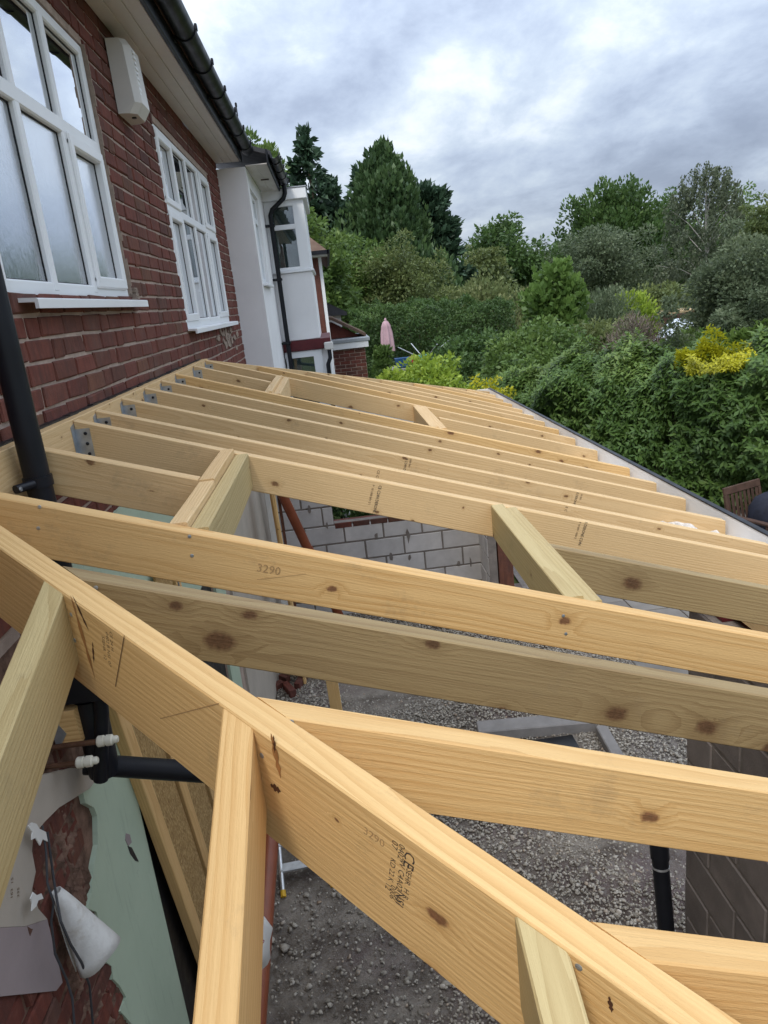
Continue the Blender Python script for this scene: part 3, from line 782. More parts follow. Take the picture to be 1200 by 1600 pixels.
# trimmers between rafters (two boards each)
def trimmer(x, y0, y1, mat, dp=DP, dz=0., label=None):
    return timber('trimmer', (x, y0, ROOFZ(x) + dz), (x, y1, ROOFZ(x) + dz), TH, dp, mat, plumb=False, label=label)
ya, yb = 1.635 + TH / 2 + .001, 2.555 - TH / 2 - .001
trimmer(.5535, ya, 2.08, 'pale', dz=.002); trimmer(.5535, 2.082, yb, 'pale', dz=.007)
trimmer(.600, ya, yb, 'treatedl', label='treated trimmer doubled beside the rooflight opening')
trimmer(1.478, ya, yb, 'treatedl', label='treated trimmer at the lower side of the rooflight opening'); trimmer(1.5245, ya, yb, 'treatedl', dz=-.002)
yc_, yd_ = 4.285 + TH / 2 + .001, 5.315 - TH / 2 - .001
trimmer(.5535, yc_, yd_, 'pale', dz=.003); trimmer(.600, yc_, yd_, 'pale')
trimmer(1.50, yc_, yd_, 'pale'); trimmer(1.5465, yc_, yd_, 'pale', dz=.003)
# far hip and its jacks
FA = np.array([.05, 5.34]); FB = np.array([2.70, 8.44]); fd_ = (FB - FA) / np.linalg.norm(FB - FA); fn = np.array([-fd_[1], fd_[0]])
e0 = FA + fn * .0235; e1 = FB + fn * .0235
timber('hip_rafter', (e0[0], e0[1], ROOFZ(FA[0])), (e1[0], e1[1], ROOFZ(FB[0])), TH, .15, 'pale', label='far hip rafter on the edge of the frame')
for y in (5.72, 6.12, 6.47, 6.87, 7.27, 7.66, 8.03):
    x0 = FA[0] + (y - FA[1]) * (FB[0] - FA[0]) / (FB[1] - FA[1]) + .02
    rafter(y, x0, XE, 'gold' if int(y * 10) % 3 == 0 else 'pale', .85)
# jacks on the near slope, falling towards the viewer
SL2 = SL * (HB[0] - HA[0]) / (HA[1] - HB[1])
for x, mt, lab in ((.427, 'treatedl', 'treated jack rafter meeting the hip near the wall'), (.767, 'gold', 'golden jack rafter meeting the hip beside the waste pipe'), (1.100, 'treatedl', 'treated jack rafter meeting the lower part of the hip'), (1.45, 'gold', None), (1.8, 'pale', None)):
    p = hip_pt(x); ye = p[1] + (hn * (TH + .004))[1] / max(.3, abs(hn[1])) * 1.0 - .012
    zt = ROOFZ(x) - .012
    timber('jack_rafter', (x, ye, zt), (x, -.86, zt - SL2 * (ye + .86)), TH, DP, mt, .94, 0, label=lab)
# stamps and pencil marks on the -y faces
def stamp(o, x, z, body, size, mat, dy=None, rot=True, face=None, narrow=1.0):
    me = text_mesh(body, size, .95); me.name = 'stamp'; me.materials.append(M[mat])
    Mw = WM[o.name]; yf = -(TH / 2) - .0012 if face is None else face
    if rot: Lm = frame((x, yf, z), (0, 0, -1), (1, 0, 0))
    else: Lm = frame((x, yf, z), (1, 0, 0), (0, 0, 1))
    if rot == 'flip': Lm = frame((x, yf, z), (0, 0, 1), (-1, 0, 0))
    ob = obj('stamp', me, o, Mw @ Lm @ Matrix.Diagonal((narrow, 1, 1, 1))); return ob
def lx(o, px, py):                    # local coordinates on the timber's near face under a pixel
    Mw = WM[o.name]; n = -(Mw.to_3x3() @ Vector((0, 1, 0))); p0 = Mw @ Vector((0, -TH / 2, 0))
    P = hit((px, py), tuple(n), n.dot(p0)); return Mw.inverted() @ Vector(P)
def st(o, px, py, body, size, mat, **k):
    p = lx(o, px, py); stamp(o, p.x, p.z, body, size, mat, **k)
st(rafters[2.555], 592, 758, 'CE C24N DERONE C', .0155, 'ink', narrow=.8)
st(rafters[2.555], 582, 757, 'P  10 1000 B01 2 1', .011, 'ink_soft', narrow=.9)
st(rafters[2.555], 914, 815, 'S DERONE C24N', .0155, 'ink', narrow=.8)
st(rafters[2.555], 905, 815, 'P 10 B01 1000 2', .011, 'ink_soft', narrow=.9)
st(rafters[2.80], 590, 734, 'CE C', .014, 'ink_soft'); st(rafters[2.80], 884, 791, 'E C', .014, 'ink_soft')
st(rafters[3.160], 634, 716, 'B C24N DE', .0155, 'ink', narrow=.8); st(rafters[3.160], 641, 716, '1000 B01', .011, 'ink_soft')
st(rafters[3.160], 901, 769, 'E DERONE', .0155, 'ink', narrow=.8); st(rafters[3.160], 908, 771, '10 B01', .011, 'ink_soft')
st(rafters[1.635], 400, 892, '3290', .028, 'pencil', rot=False)
for bx, by, body, sz, mt in ((634, 1326, 'CE', .022, 'ink'), (637, 1350, 'SSEHR  H R', .0115, 'ink'), (625, 1316, '0402', .0125, 'ink'), (626, 1340, 'W C4A02 N5I', .0125, 'ink'), (614, 1310, '07', .013, 'ink'),
                             (612, 1338, 'KD 22 K', .011, 'ink'), (612, 1380, '0006', .012, 'ink'), (604, 1376, '12', .012, 'ink'), (622, 1388, 'NSI', .017, 'ink')):
    st(hipo, bx, by, body, sz, mt)
for bx, by, body in ((172, 985, 'CE 24 H'), (166, 986, '0402 B N5I  07'), (160, 992, 'SSEHR  12')): st(hipo, bx, by, body, .011, 'ink_soft')
st(hipo, 568, 1300, '3290', .017, 'pencil', rot=False)
def line_on(o, a, b, w, mat, name='pencil_line'):
    p, q = lx(o, *a), lx(o, *b); d = (q - p); n = Vector((-d.z, 0, d.x)).normalized() * w / 2; y = -(TH / 2) - .0022
    m = MB(); m.add([(p.x + n.x, y, p.z + n.z), (p.x - n.x, y, p.z - n.z), (q.x - n.x, y, q.z - n.z), (q.x + n.x, y, q.z + n.z)], [(0, 1, 2, 3)]); m.build(name, M[mat], o, WM[o.name])
line_on(hipo, (196, 992), (182, 1072), .0018, 'ink_soft'); line_on(hipo, (344, 1098), (252, 1122), .0014, 'pencil'); line_on(rafters[1.635], (402, 905), (478, 896), .001, 'pencil')
# nail heads and skew nails at the joints
def nails(o, pts):
    for px, py in pts:
        p = lx(o, px, py); Mw = WM[o.name]
        MB().lathe([(.0042, 0), (.0042, .001), (.002, .0016)], n=8).build('nail_head', M['galv'], o, Mw @ Matrix.Translation((p.x, -TH / 2 - .0005, p.z)) @ Matrix.Rotation(R(90), 4, 'X'))
nails(hipo, ((118, 1000), (112, 960), (410, 1180), (404, 1225), (905, 1510), (896, 1560)))
nails(rafters[1.635], ((62, 792), (60, 825), (296, 838), (300, 868), (880, 962), (884, 990))); nails(rafters[2.555], ((362, 722), (364, 748), (800, 815), (803, 838)))
nails(rafters[.935], ((455, 1128), (470, 1150))); nails(rafters[1.283], ((150, 918), (160, 945)))
# bark pockets and resin scars on the hip
def scar(o, a, b, w, mat='scar'):
    p, q = lx(o, *a), lx(o, *b); y = -(TH / 2) - .0018; d = q - p; n = Vector((-d.z, 0, d.x)).normalized()
    L_, R_ = [], []
    for i in range(9):
        f = i / 8; ww = w * math.sin(math.pi * (f * .92 + .04)) * (.8 + .4 * math.sin(i * 2.3)); c = p + d * f
        L_.append((c.x + n.x * ww, y, c.z + n.z * ww)); R_.append((c.x - n.x * ww, y, c.z - n.z * ww))
    m = MB(); k_ = len(L_); m.add(L_ + R_, [(i, i + 1, k_ + i + 1, k_ + i) for i in range(k_ - 1)]); m.build('resin_scar', M[mat], o, WM[o.name])
M['scar'] = plain('resin_scar', (.085, .035, .02), .5, .3, 60, .2, 90)
M['scar2'] = plain('resin_stain', (.36, .17, .06), .55, .2, 60, .1, 90)
for a, b, w in (((115, 930), (140, 985), .0035), ((146, 1003), (148, 1035), .003), ((429, 1148), (431, 1176), .003), ((953, 1555), (957, 1580), .003)): scar(hipo, a, b, w)
scar(hipo, (424, 1225), (440, 1236), .007); scar(hipo, (112, 930), (150, 1060), .006, 'scar2'); scar(hipo, (425, 1145), (440, 1215), .006, 'scar2')

# fascia board along the eaves, with dark top trim
F = empty('eaves_fascia', (2.69, 4, 2.2), 'long white fascia board with dark top edge along the rafter ends', 'fascia')
FX = 2.682
MB().box(FX, FX + .018, -.9, 8.50, 2.13, ROOFZ(XE) + .018, .002).build('board', M['upvc'], F)
zf = ROOFZ(XE); MB().prism([(2.665, -.9, zf - .13), (2.681, -.9, zf + .012), (2.6815, -.9, zf + .004), (2.668, -.9, zf - .13)], (0, 9.38, 0)).build('sky_catch_strip', M['upvc'], F)  # white strip added and tilted to catch sky light inside the fascia
MB().box(FX - .002, FX + .026, -.9, 8.502, ROOFZ(XE) + .0185, ROOFZ(XE) + .026, .002).build('trim', M['black'], F)
MB().box(FX + .019, FX + .030, -.9, 8.502, ROOFZ(XE) + .004, ROOFZ(XE) + .0182, .002).build('drip_edge', M['lead'], F)
MB().box(.9, FX, 8.482, 8.50, 2.13, ROOFZ(XE) + .018, .002).build('board', M['upvc_dull'], F)

# torn white wool lying at the rafter feet
fr_ = np.random.default_rng(5)
def wool(x0, x1, y0, y1, zoff, label, seed, group=None):
    nx, ny = 30, 16; u, v = np.meshgrid(np.linspace(0, 1, nx + 1), np.linspace(0, 1, ny + 1)); u, v = u.ravel(), v.ravel()
    q = np.stack([u * (x1 - x0), v * (y1 - y0), 0 * u], 1); nz = sum(np.sin(q @ w + p) for w, p in zip(fr_.normal(0, 1, (16, 3)) * 45, fr_.uniform(0, 6, 16))) / 5
    e = np.clip(np.minimum(np.minimum(u, 1 - u) * 7, np.minimum(v, 1 - v) * 5), 0, 1)
    x = x0 + (x1 - x0) * u + .006 * np.sin(q[:, 1] * 90); y = y0 + (y1 - y0) * v
    z = LED_TOP - SL * (x - LX) - .108 + zoff * e * (.62 + .34 * nz) + fr_.normal(0, .0022, len(u))
    m = MB(); m.add(np.stack([x, y, z], 1).tolist(), [(b * (nx + 1) + a, b * (nx + 1) + a + 1, (b + 1) * (nx + 1) + a + 1, (b + 1) * (nx + 1) + a) for b in range(ny) for a in range(nx)])
    return tag(m.build('wool_tuft', M['foam'], None, None, True), label, 'insulation', group)
for a, b, x0_, zo, lab in ((2.80, 3.160, 2.30, .085, 'largest torn tuft of dirty white wool at the rafter feet'), (7.66, 8.03, 2.30, .09, 'tuft of white wool by the far corner of the fascia'),
                           (3.905, 4.285, 2.46, .05, None), (4.285, 4.845, 2.46, .05, None), (4.845, 5.315, 2.46, .05, None), (6.47, 6.87, 2.46, .05, None)):
    wool(x0_, 2.67, a + .026, b - .026, zo, lab or 'thin strip of white wool tucked between rafter feet at the fascia', 1, 'torn wool at the rafter feet')

# ------------------------------------------------------------------ block walls of the extension
def blockwall(name, label, axis, fixed, a0, a1, z0, z1, hole, mat, mort, flip, group=None):
    """axis 'x': wall along x at y=fixed facing -y ; axis 'y': wall along y at x=fixed facing -x"""
    T = empty(name, ((a0 + a1) / 2, fixed, 0) if axis == 'x' else (fixed, (a0 + a1) / 2, 0), label, 'wall', group)
    r = np.random.default_rng(int(abs(a0) * 100) + 5)
    core = MB()
    def put(m, p0, p1, q0, q1, d0, d1, b=0.):
        if axis == 'x': m.box(p0, p1, fixed + d0, fixed + d1, q0, q1, b)
        else: m.box(fixed + d0, fixed + d1, p0, p1, q0, q1, b)
    if hole:
        h0, h1, g0, g1 = hole
        put(core, a0, h0, z0, z1, .006, .10); put(core, h1, a1, z0, z1, .006, .10); put(core, h0, h1, z0, g0, .006, .10)
        if g1 < z1: put(core, h0, h1, g1, z1, .006, .10)
    else: put(core, a0, a1, z0, z1, .006, .10)
    co = core.build('mortar_bed', M[mort], T)
    k = 0; z = z0
    while z < z1 - .03:
        hgt = min(.215, z1 - z); p = a0 - (.225 if k % 2 else 0) - .06
        while p < a1:
            s0, s1 = max(p, a0), min(p + .44, a1)
            segs = [(s0, s1)]
            if hole and hole[2] - .01 < z + hgt / 2 < hole[3] + .01:
                segs = [q for q in ((s0, min(s1, hole[0])), (max(s0, hole[1]), s1))]
            for u, w in segs:
                if w - u > .03:
                    m = MB(); j = r.normal(0, .002, 3); put(m, u + .004, w - .004, z + .005, z + hgt - .004, j[0], .05, .005); m.build('block', M[mat], co)
            p += .45
        z += .225; k += 1
    return T, co
YF = 8.10; XI = 2.38
bw, bwm = blockwall('block_wall', 'pale grey block end wall with a dark window opening', 'x', YF, -.01, XI + .1, .0, 2.12, (.72, 1.75, 1.14, 2.2), 'block', 'mortar_dark', 1)
s_ = MB()
for i in range(5): MB().box(.73 + i * .205, .73 + i * .205 + .195, YF - .004, YF + .095, 1.075, 1.138, .004).build('brick', M['brick'], bwm)
blobs = MB(); br = np.random.default_rng(11)
for i in range(20):
    zc2 = .225 * br.integers(2, 9) + br.normal(0, .02); xc2 = br.uniform(.1, 2.3); w = br.uniform(.012, .03); h2 = br.uniform(.03, .1)
    if .68 < xc2 < 1.8 and zc2 > 1.0: continue
    blobs.prism([(xc2 + w * math.cos(6.283 * q / 7) * br.uniform(.5, 1.2), YF - .006, zc2 + h2 * math.sin(6.283 * q / 7) * br.uniform(.5, 1.2)) for q in range(7)], (0, .03, 0))
o_ = blobs.build('mortar_smear', M['mortar_dark'], bwm); o_['kind'] = 'stuff'
blockwall('block_wall', 'short pale block nib at the far corner of the new room', 'y', XI, 7.62, YF - .002, .0, 2.12, None, 'block', 'mortar_dark', 1)
blockwall('block_wall', 'dark grey block wall beside the black pipe under the rafters', 'y', XI, -.85, 2.92, -.02, 2.12, None, 'block_dark', 'mortar_dark', 1)
# outer leaf and plates
T = empty('outer_wall', (2.58, 3, 0), 'red brick outer leaf of the extension wall', 'wall')
MB().box(2.50, 2.66, -.85, 2.90, -.03, 2.1).build('leaf', M['brick'], T); MB().box(2.50, 2.66, 7.64, 8.42, -.03, 2.1).build('leaf', M['brick'], T); MB().box(.02, 2.498, 8.22, 8.40, -.03, 1.1).build('leaf', M['brick'], T)
timber('wall_plate', (2.50, -.85, 2.235), (2.50, 8.4, 2.235), .1, .075, 'pale', plumb=False)
T = empty('steel_beam', (2.5, 5.3, 2.0), 'dark steel lintel spanning the wide garden opening', 'beam')
m = MB(); m.box(2.42, 2.60, 2.7, 7.8, 2.122, 2.134); m.box(2.505, 2.515, 2.7, 7.8, 2.134, 2.155); m.build('flange', M['maroon'], T)

# ------------------------------------------------------------------ white rendered house beyond
WH = empty('white_house', (0, 9.5, 0), 'white rendered house with box bay and black downpipe beyond the brick wall', 'house')
WX = .29; BY = 10.1
m = MB()
WW = (8.42, 9.30, 3.84, 4.80)
m.box(-3, WX, 8.225, WW[0], -.1, 4.97); m.box(-3, WX, WW[1], BY + 2.6, -.1, 4.97); m.box(-3, WX, WW[0], WW[1], -.1, WW[2]); m.box(-3, WX, WW[0], WW[1], WW[3], 4.97); m.box(-3, WX - .2, WW[0], WW[1], WW[2], WW[3])
m.build('wall', M['render'], WH)
w = MB(); xf = WX - .03
for q in ((WW[0], WW[1], WW[2], WW[2] + .06), (WW[0], WW[1], WW[3] - .05, WW[3]), (WW[0], WW[1], 4.50, 4.56)): w.box(xf - .05, xf, *q, .004)
for c in (WW[0] + .03, 8.86, WW[1] - .03): w.box(xf - .05, xf + .001, c - .03, c + .03, WW[2] + .01, WW[3] - .01, .004)
wo_ = w.build('window', M['upvc'], WH)
for a, b in ((WW[0] + .06, 8.83), (8.89, WW[1] - .06)):
    for c, d in ((WW[2] + .06, 4.50), (4.56, WW[3] - .05)): MB().box(xf - .025, xf - .02, a, b, c, d).build('pane', M['glass'], wo_)
MB().box(xf - .055, xf - .052, WW[0], WW[1], WW[2], WW[3]).build('net_curtain', M['blind'], wo_)
MB().box(WX - .05, WX + .05, WW[0] - .05, WW[1] + .05, WW[2] - .03, WW[2], .004).build('sill', M['upvc'], wo_)
for i in range(2): MB().box(WX + .002 + i * .11, WX + .11 + i * .11, 8.228, BY, 4.975, 4.985, .002).build('soffit_board', M['soffit'], WH)
MB().box(WX + .08, WX + .17, 9.1, 9.16, 4.968, 4.974).build('soffit_vent', M['darkwood'], WH)
MB().box(.512, .53, 8.2, BY + .02, 4.965, 5.11, .002).build('fascia_board', M['black'], WH)
gutter(8.25, BY + .04, .588, 5.075, .055, WH, .5, .3)
rf = MB(); rf.prism([(.56, 8.24, 5.10), (-3, 8.24, 6.3), (-3, 8.24, 6.22), (.55, 8.24, 5.06)], (0, BY - 8.2, 0)); rf.build('roof', M['slate'], WH)
# downpipe with swan neck
dp = MB(); dp.tube([(.588, BY - .10, 5.03), (.588, BY - .10, 4.93), (.56, BY - .10, 4.87), (.40, BY - .10, 4.75), (.37, BY - .10, 4.69), (.37, BY - .10, 0)], .029, 12); dp.build('downpipe', M['black'], WH, None, True)
for z in (4.55, 3.9, 3.1): MB().box(WX, .41, BY - .145, BY - .055, z, z + .03, .003).build('pipe_clip', M['black'], WH)
# box bay
bx1 = .80; by1 = BY + 1.7
def Z_(py, px=455): return atY(px, py, BY)[2]
zs, zt = 3.985, 4.86
m = MB(); m.box(WX, bx1, BY, by1, 3.13, zs, .006); m.build('bay_apron', M['render'], WH)
m = MB(); m.box(WX, bx1 + .03, BY - .03, by1, zs + .001, zs + .03, .004); m.build('sill', M['upvc'], WH)
b = MB()
b.box(WX + .001, bx1 - .002, BY + .002, BY + .06, zt - .07, zt, .004); b.box(WX + .001, bx1 - .002, BY + .002, BY + .06, zs + .032, zs + .07, .004); b.box(WX + .001, bx1 - .002, BY + .003, BY + .06, 4.515, 4.575, .004)
b.box(WX + .002, .37, BY + .001, BY + .061, zs + .04, zt - .01, .004); b.box(.655, bx1 - .003, BY + .001, BY + .061, zs + .04, zt - .01, .004)
b.box(bx1 - .06, bx1 - .002, BY + .062, by1, zs + .032, zs + .09, .004); b.box(bx1 - .06, bx1 - .002, BY + .062, by1, zt - .08, zt, .004)
for y in (BY + .55, BY + 1.1, by1 - .05): b.box(bx1 - .061, bx1 - .001, y - .035, y + .035, zs + .05, zt - .02, .004)
bo = b.build('bay_window', M['upvc'], WH)
MB().box(.371, .654, BY + .028, BY + .034, zs + .071, 4.514).build('pane', M['glass'], bo); MB().box(.371, .654, BY + .028, BY + .034, 4.576, zt - .071).build('pane', M['glass'], bo)
MB().box(bx1 - .035, bx1 - .03, BY + .07, by1 - .05, zs + .09, zt - .08).build('pane', M['glass'], bo)
MB().box(.30, bx1 - .09, BY + .09, BY + .10, zs + .04, zt - .02).build('curtain', M['blind'], bo)
MB().box(WX, bx1 + .05, BY - .05, by1 + .05, zt + .001, zt + .13, .006).build('bay_cornice', M['upvc'], WH)
MB().box(WX, bx1 + .06, BY - .06, by1 + .06, zt + .131, zt + .145, .002).build('bay_roof', M['lead'], WH)
MB().box(WX, .93, BY - .01, by1 + .1, 2.99, 3.125, .004).build('canopy_board', M['maroon'], WH)
l = MB(); l.box(WX + .01, .80, BY + .02, BY + .08, 2.9, 2.985, .004); l.box(.68, .80, BY + .021, BY + .081, 1.2, 2.9, .004); l.box(WX + .02, .36, BY + .021, BY + .081, 1.2, 2.9, .004); l.box(.36, .68, BY + .022, BY + .079, 2.08, 2.16, .004)
lo = l.build('lower_window', M['upvc'], WH); MB().box(.361, .679, BY + .04, BY + .045, 2.161, 2.899).build('pane', M['glass'], lo); MB().box(.30, .78, BY + .10, BY + .11, 1.2, 2.95).build('curtain', M['blind'], lo)
MB().box(.80, .90, BY + .05, by1, 0, 2.985).build('porch_wall', M['render'], WH)
MB().tube([(.90, BY - .02, 3.0), (.90, BY - .04, 2.86), (.86, BY - .04, 2.78), (.86, BY - .04, 1.8)], .028, 10).build('waste_pipe', M['black'], WH, None, True)
MB().box(.84, .96, BY - .09, BY - .012, 2.97, 3.07, .01).build('hopper', M['upvc_dull'], WH)

# further single-storey brick outhouse with lead roof and tiled gable
OH = empty('brick_outhouse', (1.3, 17, 0), 'low red-brown brick outhouse with white fascia and lead flat roof', 'outhouse')
ow = MB(); ow.box(.60, 1.62, 16.0, 18.4, -.05, 2.60); owo = ow.build('wall', M['mortar'], OH)
bm_ = [brick_mesh(.214, 90 + i, d=.05) for i in range(4)]
stf = MB(); k = 0; z = 1.6
while z < 2.58:
    x = .95 - (.11 if k % 2 else 0)
    while x < 1.60:
        a, b = max(x, .93), min(x + .214, 1.618)
        if b - a > .03:
            me = random.choice(bm_); Mx = Matrix.Translation(((a + b) / 2, 15.992, z + .0375)) @ Matrix.Rotation(R(-90), 4, 'Z') @ Matrix.Diagonal((1, (b - a) / .214, 1, 1))
            obj('brick', me, owo, Mx)
        x += .225
    z += .075; k += 1
MB().box(.60, 1.70, 15.92, 18.4, 2.601, 2.73, .004).build('fascia_board', M['upvc'], OH)
MB().box(.60, 1.74, 15.9, 18.4, 2.731, 2.80, .004).build('flat_roof', M['lead'], OH)
m = MB(); m.prism([(.6, 16.6, 2.81), (1.56, 16.6, 2.81), (.98, 16.6, 3.16), (.6, 16.6, 3.16)], (0, .3, 0)); m.build('gable', M['brick'], OH)
m = MB(); m.prism([(1.68, 16.4, 2.80), (.98, 16.4, 3.21), (.5, 16.4, 3.30), (.5, 16.4, 3.36), (.99, 16.4, 3.27), (1.70, 16.4, 2.85)], (0, 1.8, 0)); m.build('gable_roof', M['tile'], OH)
N2 = empty('far_house', (.3, 20, 0), 'far house end with hipped tile roof and black gutter behind the bay', 'house')
m = MB(); m.box(-4, .86, 14.6, 20, 0, 4.45); m.build('wall', M['brick'], N2)
m = MB(); m.prism([(-4, 14.3, 4.5), (1.05, 14.3, 4.5), (.2, 15.6, 5.35), (-4, 15.6, 5.35)], (0, .02, -.08)); m.build('roof', M['tile'], N2)
m = MB(); m.add([(1.05, 14.3, 4.5), (.2, 15.6, 5.35), (.2, 20, 5.35), (1.05, 20, 4.5), (.2, 15.6, 5.2), (1.05, 14.3, 4.42), (1.05, 20, 4.42), (.2, 20, 5.2)], [(0, 3, 2, 1), (5, 4, 7, 6), (0, 5, 6, 3), (0, 1, 4, 5)]); m.build('roof_hip', M['tile'], N2)
MB().box(-4, 1.08, 14.24, 14.30, 4.43, 4.50).build('gutter', M['black'], N2); MB().box(1.052, 1.10, 14.24, 19, 4.43, 4.50).build('gutter', M['black'], N2)
MB().box(-4, 1.05, 14.30, 14.60, 4.40, 4.43).build('soffit', M['upvc_dull'], N2); MB().box(.87, .93, 14.62, 14.75, 0, 4.4).build('corner_board', M['upvc'], N2)
N3 = empty('slate_roofed_shed', (1, 21, 0), 'low building with dark slate roof and white wall beside the outhouse', 'shed')
m = MB(); m.box(.2, 1.25, 20, 24, 0, 3.28); m.build('wall', M['render'], N3)
m = MB(); m.prism([(.3, 19.8, 3.95), (1.42, 19.8, 3.30), (1.40, 19.8, 3.22), (.3, 19.8, 3.3)], (0, 4.4, 0)); m.build('roof', M['slate'], N3)

# ------------------------------------------------------------------ pipes and clutter under the frame
D = empty('downpipe', (.11, 2.03, 2.2), 'black plastic downpipe with clip running down the brick wall into a hopper', 'pipe')
MB().tube([(.112, 2.03, 5.0), (.112, 2.03, 2.30)], .0345, 16).build('pipe', M['black'], D, None, True)
clip = MB(); clip.lathe([(.039, 0), (.039, .028)], (.112, 2.03, 3.155), 18); clip.build('pipe_clip', M['black'], D, None, True)
for s in (-1, 1):
    c = MB(); c.tube([(.112, 2.03 + s * .035, 3.169), (.085, 2.03 + s * .085, 3.169)], .012, 10); co_ = c.build('clip_ear', M['black'], D, None, True)
    MB().lathe([(.0065, 0), (.006, .004)], n=8).build('screw', M['galv'], D, Matrix.Translation((.097, 2.03 + s * .085, 3.169)) @ Matrix.Rotation(R(90), 4, 'Y'))
hp = MB(); hp.prism([(.03, 1.96, 2.52), (.19, 1.96, 2.52), (.21, 1.94, 2.66), (.02, 1.94, 2.66)], (0, .15, 0)); hp.build('hopper_head', M['black'], D)
MB().tube([(.105, 2.03, 2.50), (.10, 2.03, 2.24)], .046, 16).build('pipe_socket', M['black'], D, None, True)
MB().tube([(.15, 2.0, 2.51), (.145, 2.0, 2.46), (.10, 1.99, 2.24)], .022, 12).build('waste_arm', M['black'], D, None, True)
MB().tube([(.04, 2.05, 2.263), (.66, 2.05, 2.115)], .033, 16).build('waste_pipe', M['black'], D, None, True)
MB().tube([(.06, 2.05, 2.258), (.10, 2.05, 2.249)], .038, 16).build('socket_collar', M['black'], D, None, True)
for z_, y_, x1_, lab in ((2.395, 1.95, .135, 'upper dull copper water pipe with a white push-fit cap'), (2.365, 1.90, .085, 'lower dull copper water pipe with a white push-fit cap')):
    T = empty('water_pipe', (0, y_, z_), lab, 'pipe', 'capped copper pipes by the black waste pipe')
    MB().tube([(-.015, y_, z_), (x1_, y_, z_)], .0085, 12).build('pipe', M['copper'], T, None, True)
    q = MB(); q.lathe([(.012, 0), (.0165, .004), (.0165, .02), (.013, .022), (.013, .026), (.0165, .028), (.0165, .044), (.011, .048), (.011, .058), (.008, .062)], n=16)
    q.build('end_cap', M['fitting'], T, Matrix.Translation((x1_ - .002, y_, z_)) @ Matrix.Rotation(R(90), 4, 'Y'), True)
T = empty('timber_block', (.05, 1.93, 2.4), 'short timber block with a galvanised bracket above the copper pipes', 'block')
timber('block', (.02, 1.98, 2.50), (.085, 1.98, 2.50), .045, .11, 'gold', parent=T, plumb=False, nseg=1)
m = MB(); m.prism([(.012, 1.955, 2.51), (.05, 1.955, 2.50), (.035, 1.955, 2.46), (.05, 1.955, 2.43), (.03, 1.955, 2.40), (.012, 1.955, 2.40)], (0, .002, 0)); m.build('bracket', M['galv'], T)
# old cables and peeled paper on the torn wall
def pxpath(pts, x): return [tuple(atX(a, b, x + dx)) for a, b, dx in pts]
T = MB(); T.tube(pxpath([(66, 1290, .03), (72, 1330, .035), (74, 1380, .05), (84, 1410, .06), (80, 1440, .05), (86, 1490, .05), (104, 1530, .045), (113, 1560, .04), (117, 1610, .04)], 0), .0032, 8)
tag(T.build('cable', M['slate'], None, None, True), 'dark grey cable hanging down the torn plaster edge', 'cable', 'old cables on the torn wall')
T = MB(); T.tube(pxpath([(74, 1300, .03), (82, 1360, .035), (88, 1400, .07), (95, 1440, .085), (110, 1475, .09), (128, 1505, .075), (140, 1540, .04), (146, 1610, .03)], 0), .0034, 8)
tag(T.build('cable', M['slate'], None, None, True), 'second dark cable lying across the curled white paper', 'cable', 'old cables on the torn wall')
def stained():
    t = NT('stained_paper'); p = t.pos
    c = t.mix(t.rng(t.noise(p, 8, 5, .65), .55, .68, 0, .8), (.68, .67, .64), (.36, .29, .20))
    c = t.mix(t.rng(t.noise(p, 40, 4, .6), .45, .7, 0, .3), c, (.42, .40, .37))
    return t.out(t.pbr(c, .8, t.bump(t.noise(p, 25, 4, .6), .5, .006), 0, .2))
M['stained'] = stained()
# curled lining paper: an open cone
a0 = Vector(atX(88, 1392, .03)); a1 = Vector(atX(152, 1488, .085)); ax = (a1 - a0).normalized(); u_ = ax.orthogonal().normalized(); w_ = ax.cross(u_)
vs_, fs_ = [], []
na, nl = 26, 8
for j in range(nl + 1):
    f = j / nl; c = a0.lerp(a1, f); r_ = .014 + .054 * f ** .9
    for i in range(na + 1):
        an = R(15 + 330 * i / na); vs_.append(c + (u_ * math.cos(an) + w_ * math.sin(an)) * r_ * (1 + .035 * math.sin(an * 3 + f * 2) + .008 * math.sin(an * 7 - f * 9)) + ax * (.010 * f * math.sin(an * 2.3 + 1)))
for j in range(nl):
    for i in range(na): q = j * (na + 1) + i; fs_.append((q, q + 1, q + na + 2, q + na + 1))
cone = MB(); cone.add(vs_, fs_); co_ = cone.build('curled_paper', M['stained'], None, None, True); tag(co_, 'cone of curled white lining paper peeling from the torn wall', 'paper')
sm = co_.modifiers.new('thick', 'SOLIDIFY'); sm.thickness = .002
for pts, lab in (([(44, 1291), (50, 1285), (57, 1287), (62, 1295), (72, 1300), (75, 1315), (67, 1311), (63, 1321), (56, 1309), (50, 1312), (51, 1300)], 'upper torn flap of white paper at the plaster edge'), ([(52, 1394), (58, 1399), (65, 1396), (68, 1404), (60, 1407), (57, 1416), (50, 1423), (51, 1411), (48, 1404)], 'lower torn flap of white paper at the plaster edge')):
    tag(wallpoly('paper_flap', pts, .04, .003, M['paper'], None), lab, 'paper')
